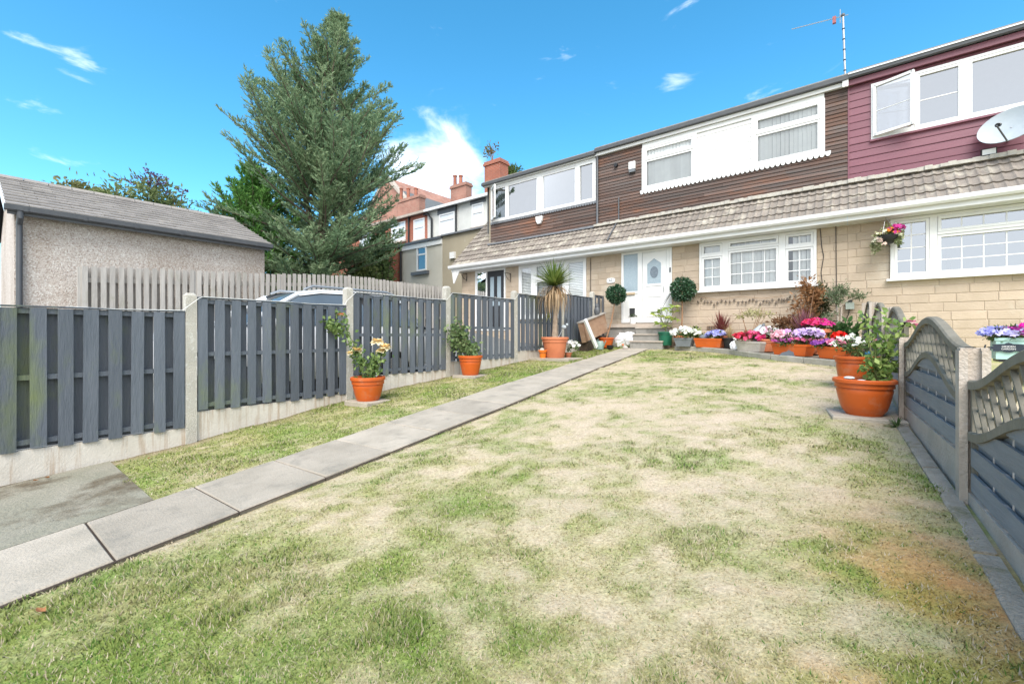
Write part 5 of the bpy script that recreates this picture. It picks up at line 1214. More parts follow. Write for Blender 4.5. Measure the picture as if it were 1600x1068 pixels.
def bed_things():
    R = lambda *c: [tuple(c)]
    # grey trough of white flowers
    p, q = bedpt(1056, 546, 10.55), bedpt(1084, 546, 10.52); t = thing('flower_trough', 'grey trough of white flowers next to the green pot', 'flower trough', (p+q)/2); trough(t, p, q, .26, .20, GREYP, .8)
    c = (p+q)/2+Vector((0, 0, .28)); bedding(t, tuple(c), (.32, .2, .17), 21, [(.88, .88, .84), (.85, .86, .78)], nf=70, fsize=.05, nleaf=520)
    p, q = bedpt(1088, 547, 10.5), bedpt(1131, 547, 10.38); t = thing('flower_trough', 'long orange trough with lilac blue flowers at its right end', 'flower trough', (p+q)/2); trough(t, p, q, .25, .20, TERRA)
    bedding(t, tuple(q+(p-q)*.27+Vector((0, .02, .27))), (.21, .14, .11), 22, [(.36, .38, .80), (.50, .50, .86)], nf=70, fsize=.042, nleaf=260); MB().ball(p+(q-p)*.3+Vector((0, 0, .22)), .10, 10, 7, (1.1, .7, .7)).build('stone', GREYP, t, True)
    # red cordyline
    b = bedpt(1127, 532, 10.75); t = thing('potted_cordyline', 'dark red spiky cordyline behind the long orange trough', 'potted plant', b); pot(t, b, .12, .17, .28, TERRA2, 20, .03); blades(t, b+Vector((0, 0, .30)), 90, .52, .034, (.13, .03, .028), (.26, .07, .06), 23, .98, .10, 'leaves', 4)
    b = bedpt(1140, 546, 10.35); t = thing('black_pot', 'black pot of dry straw-coloured grass beside the orange trough', 'potted plant', b); pot(t, b, .11, .15, .22, BLACK, 20, .02); blades(t, b+Vector((0, 0, .18)), 90, .42, .010, (.36, .26, .12), (.50, .38, .20), 24, .9, .35, 'dry_grass', 4)
    # white cherub
    b = bedpt(1148, 549, 10.06); b.z = G(b.x, b.y)+.101; t = thing('garden_statue', 'small white stone cherub sitting on the kerb', 'statue', b); m = MB(); m.lathe([(.07, 0), (.075, .03), (.06, .05), (.055, .10), (.045, .16), (.02, .18)], b, 12, 1.1, .8); m.build('body', WHITE, t, True); MB().ball(b+Vector((.01, 0, .215)), .04).build('head', WHITE, t, True)
    for s in (-1, 1): MB().tube([b+Vector((s*.05, 0, .15)), b+Vector((s*.085, -.03, .09)), b+Vector((s*.03, -.05, .07))], [.018, .016, .012], 6).build('arm', WHITE, t, True); MB().tube([b+Vector((s*.035, -.02, .05)), b+Vector((s*.06, -.08, .06)), b+Vector((s*.045, -.09, .01))], [.024, .02, .015], 6).build('leg', WHITE, t, True)
    p, q = bedpt(1155, 555, 9.85), bedpt(1196, 557, 9.55); t = thing('flower_trough', 'pale stone trough of red and pink begonias', 'flower trough', (p+q)/2); trough(t, p, q, .26, .20, STONEP, .78); bedding(t, tuple((p+q)/2+Vector((-.02, .02, .24))), (.32, .2, .15), 25, [(.55, .03, .06), (.75, .10, .22), (.80, .06, .25)], ((.10, .05, .03), (.15, .13, .05)), nf=95, fsize=.048, nleaf=300)
    b = bedpt(1199, 548, 9.72); t = thing('flower_pot', 'orange pot of white and pink petunias between two troughs', 'potted plant', b); pot(t, b, .12, .18, .24, TERRA2, 20, .03); bedding(t, tuple(b+Vector((.02, 0, .34))), (.17, .15, .12), 26, [(.85, .80, .85), (.80, .45, .55), (.85, .82, .84)], nf=55, fsize=.05)
    p, q = bedpt(1212, 563, 9.28), bedpt(1268, 565, 8.98); t = thing('flower_trough', 'orange trough overflowing with pink and lilac petunias', 'flower trough', (p+q)/2); trough(t, p, q, .26, .20, TERRA); c = (p+q)/2
    bedding(t, tuple(c+Vector((-.12, .04, .30))), (.20, .15, .13), 27, [(.82, .45, .52), (.80, .50, .58), (.70, .45, .78)], nf=100, fsize=.055, nleaf=420); bedding(t, tuple(c+Vector((.20, .06, .33))), (.23, .15, .13), 28, [(.68, .50, .82), (.76, .62, .86)], nf=110, fsize=.055, nleaf=420); bedding(t, tuple(c+Vector((.02, -.06, .23))), (.32, .1, .08), 29, [(.45, .10, .35), (.70, .15, .30), (.42, .10, .20)], nf=60, fsize=.035, nleaf=200)
    # slate heart plaque leaning on it
    h = bedpt(1233, 570, 9.02); s = MB(); poly = [(h.x-.16, h.z+.0), (h.x-.08, h.z-.01), (h.x+.08, h.z-.01), (h.x+.15, h.z+.02), (h.x+.10, h.z+.06), (h.x+.035, h.z+.075), (h.x+.0, h.z+.10), (h.x-.035, h.z+.075), (h.x-.10, h.z+.055)]; s.prism(poly, h.y-.03, h.y-.01); tag(s.build('slate_plaque', pm('slate_plaque', (.11, .125, .15), None, 8, .6)), 'dark slate plaque leaning on the petunia trough', 'plaque')
    b = bedpt(1228, 530, 10.1); bush('red_acer', 'small bronze-leaved acer behind the pink petunias', 'shrub', tuple(b), (b.x, b.y, b.z+.50), (.36, .3, .26), 520, .085, (.14, .07, .035), (.26, .13, .06), 61, (.012, STEMB), 9, stems=5, aspect=.35)
    b = bedpt(1255, 535, 9.7); t = thing('purple_cordyline', 'purple spiky cordyline behind the lilac petunias', 'potted plant', b); pot(t, b, .12, .17, .30, TERRA2, 20, .03); blades(t, b+Vector((0, 0, .33)), 90, .50, .026, (.17, .05, .075), (.33, .16, .19), 62, .75, .12, 'leaves', 4)
    b = bedpt(1277, 548, 9.45); t = thing('flower_urn', 'tall terracotta urn of crimson flowers below the bay window', 'potted plant', b); MB().lathe([(.13, 0), (.13, .03), (.09, .06), (.10, .12), (.16, .26), (.17, .36), (.215, .38), (.22, .43), (.19, .44), (.17, .40)], b, 24).build('urn', TERRA2, t, True); bedding(t, tuple(b+Vector((0, 0, .52))), (.24, .2, .09), 63, [(.60, .03, .10), (.70, .06, .22), (.60, .03, .25)], nf=80, fsize=.05, nleaf=260)
    b = bedpt(1264, 553, 9.25); t = thing('tipped_pot', 'empty terracotta pot lying tipped beside the urn', 'pot', b); m = MB(); prof = [(.085, 0), (.12, .16), (.135, .165), (.135, .19), (.12, .19), (.075, .02)]; m.lathe(prof, (0, 0, 0), 18); Rm = Matrix.Rotation(.5, 3, 'Y') @ Matrix.Rotation(-.35, 3, 'X'); m.v = [tuple(Rm @ Vector(v) + b + Vector((0, 0, .06))) for v in m.v]; m.build('pot', TERRA2, t, True)
    p, q = bedpt(1283, 567, 8.86), bedpt(1331, 571, 8.60); t = thing('flower_trough', 'orange trough of pink, purple and scarlet flowers by the big pots', 'flower trough', (p+q)/2); trough(t, p, q, .25, .19, TERRA); c = (p+q)/2
    bedding(t, tuple(c+Vector((-.06, 0, .23))), (.24, .12, .08), 64, [(.30, .08, .40), (.70, .22, .36), (.78, .35, .45)], nf=90, fsize=.04, nleaf=260); bedding(t, tuple(c+Vector((.04, .05, .34))), (.10, .1, .08), 65, [(.80, .03, .02), (.75, .02, .02)], nf=30, fsize=.045, nleaf=60)
    b = bedpt(1312, 550, 9.5); bush('hydrangea', 'leafy dark green plant behind the scarlet flowers', 'shrub', tuple(b), (b.x, b.y, b.z+.32), (.38, .34, .27), 520, .11, (.035, .09, .03), (.10, .20, .06), 66, (.012, STEMG), 12, stems=5, aspect=.7)
    # small pale tree in the middle of the bed
    b = bedpt(1171, 540, 10.75); A = lambda x, y: atd(x, y, b); bush('pale_shrub', 'thin little tree with sparse pale yellow leaves before the wall', 'shrub', tuple(b), tuple(A(1178, 489)), (.46, .3, .17), 420, .05, (.34, .33, .14), (.48, .45, .24), 67, (.010, STEMB), 14, stems=7)
    b = bedpt(1182, 536, 10.4); t = thing('garden_ornament', 'grey and black heron ornament among the flowers', 'ornament', b); m = MB(); m.lathe([(.06, 0), (.085, .1), (.07, .2), (.05, .26)], b, 12, 1, .8); m.build('base', pm('bronze', (.05, .04, .045), None, 6, .5), t, True); MB().tube(curve(b+Vector((-.02, 0, .24)), b+Vector((-.02, 0, .36)), b+Vector((.10, 0, .48))), [.07]*2+[.075]*3+[.06, .05, .04, .03], 10).build('bird', DISHM, t, True); MB().tube([b+Vector((.05, -.02, .32)), b+Vector((.13, -.02, .44)), b+Vector((.14, -.02, .52))], [.05, .045, .02], 8).build('wing', GREYP, t, True)
    # tall bronze acer and olive by the wall
    b = bedpt(1262, 520, 10.95); A = lambda x, y: atd(x, y, b); bush('bronze_maple', 'tall orange-brown maple against the wall by the bay window', 'shrub', tuple(b), tuple(A(1262, 474)), (.30, .26, .58), 1500, .085, (.20, .095, .035), (.40, .21, .10), 68, (.014, STEMB), 18, stems=6, aspect=.35)
    b = bedpt(1279, 522, 11.15); A = lambda x, y: atd(x, y, b); bush('dark_climber', 'dark green climber on the wall beside the bronze maple', 'shrub', tuple(b), tuple(A(1279, 478)), (.20, .12, .50), 800, .07, (.045, .06, .025), (.12, .13, .06), 69, (.012, STEMB), 14, stems=4)
    b = bedpt(1311, 530, 10.9); A = lambda x, y: atd(x, y, b)
    t = thing('olive_tree', 'grey-green olive tree on twin pale stems by the wall', 'tree', b); st = MB(); st.tube([b, A(1309, 500), A(1308, 478)], [.022, .02, .018], 8); st.tube([b+Vector((.03, 0, 0)), A(1314, 500), A(1315, 478)], [.02, .018, .016], 8)
    for x, y in ((1290, 462), (1300, 450), (1325, 452), (1340, 463), (1312, 446), (1292, 500)): st.tube([A(1311, 480), A((1311+x)/2, (478+y)/2-2), A(x, y)], [.012, .009, .004], 6)
    st.build('trunk', PALEBARK, t, True); Ps = []; 
    for (x, y, rx, rz, n) in ((1301, 461, .26, .24, 520), (1319, 458, .20, .22, 380), (1337, 462, .2, .11, 200), (1296, 492, .14, .06, 90)):
        P, d, u = cloud(n, A(x, y), (rx, .22, rz), x, 9); Ps.append((P, d))
    P = np.concatenate([a for a, _ in Ps]); d = np.concatenate([a for _, a in Ps]); leaves('foliage', P, d, .065, .02, mixc((.07, .11, .05), (.24, .28, .17), rng.random(len(P))), LEAF, t)
    # yellow-green herbs along the wall
    for i, (x, y, Y, lab) in enumerate(((1090, 532, 10.9, 'tuft of lime green leaves behind the white flower trough'), (1212, 528, 10.2, 'lime green leafy tuft left of the bronze acer'), (1293, 515, 11.1, 'pale tuft of leaves low on the wall under the bay window'))):
        b = bedpt(x, y, Y); bush('leafy_tuft', lab, 'plant', tuple(b), (b.x, b.y, b.z+.26), (.22, .18, .18), 240, .08, (.13, .20, .05), (.28, .34, .11), 70+i, (.008, STEMG), 8, stems=4)
    # lantern stake
    b = bedpt(1079, 527, 11.0); t = thing('metal_stake', 'black wrought iron ornament stake in front of the wall', 'ornament', b); m = MB(); m.tube([b, b+Vector((0, 0, .42))], .014, 6); m.tube([b+Vector((.13, 0, .02)), b+Vector((.13, 0, .30))], .010, 6); m.build('stake', BLACK, t)
    for k, z in enumerate((.30, .44)): MB().ball(b+Vector((.13, 0, z)), .05, 8, 6, (1.3, .6, .6)).build('bird', BLACK, t, True)
    MB().ball(b+Vector((.02, 0, .38)), .035, 8, 6, (.8, .8, 1.6)).build('finial', BLACK, t, True)
bed_things()
def big_pots():
    b = onG(1350, 653); p = Vector((b.x, b.y+.02, b.z)); p.z = slab_base(p, .50, .46, 'broken paving slab under the largest orange pot', .15, .012); t = thing('potted_shrub', 'largest orange pot with a tall leafy rose, near the lattice fence', 'potted plant', p)
    pot(t, p, .135, .228, .315, TERRA, 36, .035, bowl=.75); A = lambda x, y: atd(x, y, p); st = MB(); g = random.Random(4); pts = []; top = A(1372, 598)
    for x, y in ((1352, 495), (1368, 500), (1385, 490), (1400, 520), (1415, 505), (1360, 530), (1395, 545), (1350, 575), (1405, 560), (1378, 520), (1385, 575), (1366, 560)):
        c = curve(top, (top+A(x, y))/2+Vector((g.uniform(-.04, .04), g.uniform(-.06, .06), .03)), A(x, y)+Vector((0, g.uniform(-.10, .10), 0))); st.tube(c, [.007-.0006*i for i in range(len(c))], 5); pts += c[2:]
    st.build('stem', STEMG, t); P = np.array([tuple(q) for q in pts]); n = 430; idx = rng.integers(0, len(P), n); Q = P[idx] + rng.normal(size=(n, 3))*.026
    leaves('foliage', Q, rng.normal(size=(n, 3))+np.array((0, 0, -.05)), .055*(.6+.8*rng.random(n)), .040, mixc((.09, .19, .04), (.34, .43, .13), rng.random(n)), LEAF, t)
    for i, (x, y) in enumerate(((1423, 502), (1432, 508))): rosette(t, A(x, y), .035, (.85, .50, .58), (.80, .38, .50), 40+i, 'pink_bloom')
    for x, y in ((1327, 590), (1346, 595)): MB().ball(A(x, y)+Vector((0, 0, 0)), .035, 10, 6, (1.15, .7, .4)).build('glass_marker', pm('glass_marker', (.62, .70, .74), None, 9, .15), t, True); 
    q = onY(1339, 590, 6.5); q.z = G(q.x, 6.5); h = onY(1339, 556, 6.5).z - q.z; t2 = thing('potted_flowers', 'second large orange pot with white and pink flowers behind the largest', 'potted plant', q); pot(t2, q, .16, .225, h, TERRA, 32, .035, bowl=.4)
    bedding(t2, tuple(q+Vector((-.02, 0, h+.10))), (.22, .18, .14), 71, [(.80, .80, .74), (.80, .80, .74), (.78, .30, .36)], nf=34, fsize=.035, nleaf=260); blades(t2, q+Vector((0, 0, h-.04)), 60, .26, .008, (.22, .24, .08), (.42, .36, .14), 72, .9, .3, 'grass_leaves', 4)
    MB().ball(onY(1356, 552, 6.4), .03, 8, 6).build('blue_ball', pm('blue_glaze', (.05, .25, .45), None, 4, .3), t2, True)
big_pots()
def hanging_basket():
    Yb = 11.12; c = onY(1386, 372, Yb); hk = onY(1384, 338, Yb); t = thing('hanging_basket', 'hanging basket of trailing flowers under the right gutter', 'basket', (c.x, Yb, c.z-.15)); m = MB()
    for a in (0, 2.1, 4.2): m.tube([hk, c+Vector((.15*math.cos(a), .15*math.sin(a), .06))], .004, 4)
    m.build('chain', METAL, t); MB().lathe([(.03, -.13), (.10, -.10), (.155, -.02), (.165, .05), (.15, .05)], c, 16).build('basket', BLACK, t, True)
    bedding(t, tuple(c+Vector((0, 0, .06))), (.20, .2, .14), 81, [(.80, .80, .55), (.85, .30, .05), (.75, .08, .40)], ((.10, .14, .03), (.30, .34, .12)), nf=40, fsize=.04, nleaf=420)
    bedding(t, tuple(c+Vector((-.13, -.05, -.14))), (.10, .12, .20), 82, [(.80, .78, .62), (.78, .62, .55)], ((.15, .18, .08), (.36, .38, .22)), nf=45, fsize=.035, nleaf=300); bedding(t, tuple(c+Vector((.15, -.02, -.05))), (.09, .12, .16), 83, [(.75, .76, .6)], ((.15, .2, .08), (.36, .40, .22)), nf=25, fsize=.03, nleaf=260)
    bedding(t, tuple(c+Vector((.15, -.02, .15))), (.11, .1, .08), 84, [(.75, .08, .40), (.60, .06, .35)], nf=30, fsize=.045, nleaf=60)
hanging_basket()
def planter():
    Y = 7.1; a = onY(1556, 560, Y); x0, x1 = a.x, a.x + 1.05; z0, z1 = onY(1570, 561, Y).z, onY(1570, 528, Y).z; t = thing('wooden_planter', 'pale turquoise planter on legs with a black garden plaque, behind the fence', 'planter', ((x0+x1)/2, Y+.12, G(x0, Y)))
    m = MB(); rect = [(x0, Y), (x1, Y), (x1, Y+.26), (x0, Y+.26)]
    m.box(x0, x1, Y, Y+.02, z0, z1); m.box(x0, x1, Y+.24, Y+.26, z0, z1); m.box(x0+.001, x0+.02, Y+.021, Y+.239, z0, z1); m.box(x1-.02, x1-.001, Y+.021, Y+.239, z0, z1); m.box(x0+.02, x1-.02, Y+.021, Y+.239, z0+.01, z0+.03); m.build('box', TURQ, t)
    m = MB(); rect = MB().box(x0-.012, x1+.012, Y-.012, Y+.0, z1-.028, z1+.004); rect.build('rim', TURQ, t); MB().box(x0+.02, x1-.02, Y+.02, Y+.24, z1-.05, z1-.03).build('soil', SOIL, t); MB().box(x0+.02, x1-.02, Y+.005, Y+.25, z0-.03, z0-.002).build('base', BLACK, t)
    for x in (x0+.12, x1-.12):
        for y in (Y+.04, Y+.22): MB().box(x-.02, x+.02, y-.02, y+.02, G(x, y)-.05, z0-.03).build('leg', OLDWOOD, t)
    cx, cz = onY(1575, 543, Y).x, onY(1575, 543, Y).z; wd = .135; pl = MB(); pts = []
    for k in range(48):
        an = 2*math.pi*k/48; r = 1 + .12*math.cos(8*an) + .05*math.sin(13*an); pts.append((cx + wd*r*math.cos(an)*(1.05 if abs(math.cos(an)) > .7 else .92), cz + .048*r*math.sin(an)))
    pl.prism(pts, Y-.022, Y-.012); o = pl.build('plaque', pm('plaque_navy', (.02, .03, .045), None, 6, .5), t)
    for s in (-1, 1):
        MB().tube(curve((cx+s*wd*.95, Y-.016, cz-.02), (cx+s*(wd+.06), Y-.016, cz-.03), (cx+s*(wd+.035), Y-.016, cz+.03)), .007, 6).build('scroll', MATS['plaque_navy'], t)
    for body, dz in (('HIDDEN', .012), ('GARDEN', -.014)):
        me = text_mesh(body, .027, WHITE, .001); piece('lettering', me, t, (cx, Y-.0235, cz+dz), (math.pi/2, 0, 0))
    W_ = x1-x0
    for k, (fx, r, cols, sd_) in enumerate(((.02, .13, [(.45, .45, .82), (.60, .58, .86)], 91), (.16, .13, [(.35, .04, .25), (.60, .55, .82)], 92), (.33, .18, [(.80, .02, .42), (.72, .02, .36), (.85, .05, .50)], 93), (.52, .12, [(.70, .62, .84), (.45, .05, .40)], 94), (.70, .16, [(.75, .02, .38), (.62, .03, .30)], 95), (.90, .16, [(.75, .02, .40), (.6, .1, .4)], 96))):
        bedding(t, (x0+fx*W_, Y+.10, z1+.035+.02*(k % 3 == 2)), (r, .14, .085+.04*(k in (2, 4))), sd_, cols, nf=100, fsize=.036, nleaf=220)
planter()
# ================================================================== small things on and by the house
def dish():
    c = onY(1578, 194, 11.42); t = thing('satellite_dish', 'grey satellite dish on the plum cladding below the upper window', 'satellite dish', (c.x, DU-.02, c.z-.2)); ax = Vector((-.42, -.80, .36)).normalized(); a = ax.cross(Vector((0, 0, 1))).normalized(); b = a.cross(ax); m = MB(); n = 36; vs = [c - ax*.09]; fs = []
    for k in range(1, 7):
        r = k/6
        for j in range(n): th = 2*math.pi*j/n; vs.append(c + a*(.42*r*math.cos(th)) + b*(.34*r*math.sin(th)) - ax*(.09*(1-r*r)))
    fs += [(0, 1+j, 1+(j+1)%n) for j in range(n)] + [(1+k*n+j, 1+(k+1)*n+j, 1+(k+1)*n+(j+1)%n, 1+k*n+(j+1)%n) for k in range(5) for j in range(n)]
    k0 = len(vs); vs += [Vector(v)-ax*.012 for v in vs]; fs += [tuple(i+k0 for i in f[::-1]) for f in fs] + [(k0-n+j, k0-n+(j+1)%n, 2*k0-n+(j+1)%n, 2*k0-n+j) for j in range(n)]
    m.add(vs, fs); d = m.build('dish', DISHM, t, True)
    e = c - b*.30 + ax*.42; MB().tube([c - b*.33 - ax*.02, e], .013, 8).build('arm', DGREY, t); MB().tube([e - ax*.02 + b*.02, e + b*.06 - ax*.07], .035, 10).build('receiver', BLACK, t, True)
    MB().tube([c - ax*.09, Vector((c.x+.05, 11.66, c.z-.16)), Vector((c.x+.05, DU, c.z-.16))], .022, 8).build('bracket', METAL, t)
dish()
def aerial():
    b = onY(1321, 132, 11.66); tp = onY(1317, 24, 11.66); t = thing('tv_aerial', 'tall thin TV aerial on a pole above the plum house corner', 'aerial', b); MB().tube([b, tp], .020, 8).build('pole', METAL, t)
    e = tp - Vector((0, 0, .02)); f = onY(1237, 46, 11.66); f = Vector((f.x, f.y, f.z)); d = (f-e); q = e - d*.10; MB().tube([q, f], .008, 6).build('boom', METAL, t); s = Vector((0, .9, .3)).normalized()
    for k in range(16): p = e + d*(.12+.86*k/15); MB().tube([p - s*.075, p + s*.075], .004, 4).build('element', METAL, t)
    p = e + d*.16; MB().box(p.x-.03, p.x+.03, p.y-.03, p.y+.03, p.z-.11, p.z+.03).build('dipole_box', pm('aerial_red', (.35, .10, .10), None, 5, .5), t); p = e+d*.05
    MB().tube([p + Vector((0, 0, -.13)), p + Vector((0, 0, .16))], .008, 6).build('reflector', METAL, t); MB().ball(tp, .04, 8, 6).build('clamp', DGREY, t); MB().box(b.x-.05, b.x+.05, b.y-.02, b.y+.03, b.z-.05, b.z+.14).build('wall_bracket', UPVC, t)
    for k in range(5): p = b + (tp-b)*(.2+.15*k); MB().tube([p-Vector((0, 0, .012)), p+Vector((0, 0, .012))], .025, 8).build('cable_clip', BLACK, t)
aerial()
def small_fixtures():
    c = onY(988, 262, DU-.05); t = thing('alarm_box', 'white alarm box with blue-grey base on the brown boards', 'alarm', (c.x, DU-.03, c.z-.15)); MB().box(c.x-.09, c.x+.09, DU-.10, DU-.026, c.z-.04, c.z+.16).build('cover', UPVC, t); MB().box(c.x-.085, c.x+.085, DU-.097, DU-.026, c.z-.13, c.z-.041).build('strobe', GREYP, t)
    c = onY(843, 343, DU-.05); t = thing('alarm_box', 'cream shield-shaped alarm box under the end house window', 'alarm', (c.x, DU-.03, c.z-.15)); MB().prism([(c.x-.13, c.z+.10), (c.x+.13, c.z+.10), (c.x+.11, c.z-.04), (c.x+.05, c.z-.14), (c.x-.05, c.z-.14), (c.x-.11, c.z-.04)], DU-.10, DU-.026).build('cover', WHITE, t); MB().box(c.x-.05, c.x+.05, DU-.104, DU-.10, c.z-.02, c.z+.04).build('badge', UPVC, t)
    c = onY(1544, 243, DU-.12); t = thing('floodlight', 'small floodlight above the tiles on the plum house', 'floodlight', (c.x, DU-.02, c.z-.1)); MB().box(c.x-.10, c.x+.10, DU-.19, DU-.12, c.z-.01, c.z+.11).build('housing', BLACK, t); MB().box(c.x-.085, c.x+.085, DU-.196, DU-.191, c.z+.0, c.z+.095).build('lamp_glass', BLIND, t); MB().tube([(c.x+.01, DU-.14, c.z-.01), (c.x+.01, DU-.06, c.z-.08), (c.x+.01, DU-.01, c.z-.08)], .02, 8).build('bracket', BLACK, t); MB().ball((c.x, DU-.10, c.z-.06), .035).build('sensor', BLACK, t, True)
    c = onY(1309.5, 350.5, D-.06); t = thing('security_camera', 'little white dome camera under the soffit', 'camera', (c.x, D-.02, c.z)); MB().ball((c.x, D-.06, c.z), .045).build('dome', UPVC, t, True); MB().tube([(c.x, D-.06, c.z), (c.x, D-.005, c.z+.02)], .03, 10).build('mount', DGREY, t); MB().tube([(c.x+.02, D-.11, c.z), (c.x+.015, D-.09, c.z)], .018, 8).build('lens', BLACK, t)
    c = onY(954.5, 438, D-.01); t = thing('number_plate', 'small oval white house number plate by the front door', 'sign', (c.x, D-.02, c.z)); MB().prism([(c.x+.125*math.copysign(abs(math.cos(a))**.6, math.cos(a)), c.z+.07*math.copysign(abs(math.sin(a))**.6, math.sin(a))) for a in (k*math.pi/12 for k in range(24))], D-.02, D-.006).build('plate', WHITE, t); piece('numerals', text_mesh('62', .105, GREYP, .002), t, (c.x, D-.022, c.z), (math.pi/2, 0, 0))
    c = onY(1328, 476, D-.03); t = thing('meter_box', 'small pale green electric box on the wall by the olive tree', 'box', (c.x, D-.02, c.z-.12)); MB().box(c.x-.07, c.x+.07, D-.07, D-.003, c.z-.09, c.z+.05).build('case', pm('pale_green', (.55, .62, .56), None, 4, .5), t); MB().tube(curve((c.x-.01, D-.04, c.z-.09), (c.x-.02, D-.02, c.z-.4), (c.x-.28, D-.02, c.z-.32)), .008, 6).build('cable', BLACK, t); MB().box(c.x-.04, c.x+.04, D-.075, D-.003, c.z+.052, c.z+.10).build('cap', DGREY, t)
    for i, (pts, lab) in enumerate((([(1281, 352), (1284, 385), (1287, 400), (1283, 425), (1285, 443)], 'black cable hanging down beside the bay window'), ([(1306, 353), (1306.5, 400), (1307, 440), (1307, 480)], 'thin dark cable running down the wall left of the basket'), ([(922.5, 403), (922.5, 440), (922, 470)], 'thin black cable down the wall left of the number plate'))):
        w = MB().tube([onY(x, y, D-.012) for x, y in pts], .007, 6); tag(w.build('wall_cable', BLACK), lab, 'cable')
    for i, (x, lab) in enumerate(((729, 'black scroll bracket left of the black door'), (797, 'black scroll bracket right of the black door'))):
        c = onY(x, 432, D-.02); t = thing('basket_bracket', lab, 'bracket', (c.x, D-.01, c.z)); m = MB(); m.tube([(c.x, D-.01, c.z-.18), (c.x, D-.01, c.z+.12)], .010, 6); m.tube([(c.x, D-.01, c.z+.10), (c.x+.02, D-.34, c.z+.10)], .010, 6); m.tube(curve((c.x, D-.01, c.z-.14), (c.x+.02, D-.24, c.z-.10), (c.x+.02, D-.32, c.z+.09)), .008, 6); m.build('frame', BLACK, t)
    # string of small lantern ornaments
    a = onY(1092, 461, D-.03); P = [onY(x, y, D-.03) for x, y in ((1091, 463), (1120, 468), (1158, 463), (1190, 466), (1218, 463), (1243, 459))]; t = thing('string_lights', 'string of little dark bell lights under the bay window sill', 'string lights', tuple(P[0])); MB().tube(P, .004, 5).build('wire', STEMB, t)
    g = random.Random(2); me = MB().lathe([(.004, .05), (.012, .04), (.024, .0), (.026, -.008), (.012, -.012)], (0, 0, 0), 8).mesh('bell', pm('old_bronze', (.10, .075, .055), None, 9, .5), True)
    for k in range(30):
        s = k/29*(len(P)-1); i = min(int(s), len(P)-2); p = P[i].lerp(P[i+1], s-i); piece('bell', me, t, p + Vector((0, 0, -.05-.10*g.random())), (g.uniform(-.3, .3), g.uniform(-.3, .3), 0))
    c = onY(932, 470, 11.3)
    p0, p1 = onY(1033, 481, 11.0), onY(1047, 459, 11.3); t = thing('handrail', 'grey handrail leaning up beside the front door', 'handrail', (p0.x, p0.y, G(p0.x, 11)+.05)); MB().tube([p0 + Vector((0, 0, -.0)), p1], .024, 8).build('rail', METAL, t, True); MB().tube([p0, (p0.x, p0.y, -.3)], .018, 8).build('upright', METAL, t)
    b = Vector((onY(989, 500, 11.22).x, 11.22, .301)); t = thing('door_planter', 'white pot with a small dark plant on the doorstep', 'potted plant', b); MB().lathe([(.07, 0), (.085, .16), (.085, .17), (.07, .17), (.06, .13)], b, 16).build('pot', WHITE, t, True); P_, d_, u_ = cloud(60, b+Vector((0, 0, .21)), (.08, .08, .06), 3, 5); leaves('foliage', P_, d_, .05, .03, np.tile((.05, .08, .03), (60, 1)), LEAF, t)
small_fixtures()
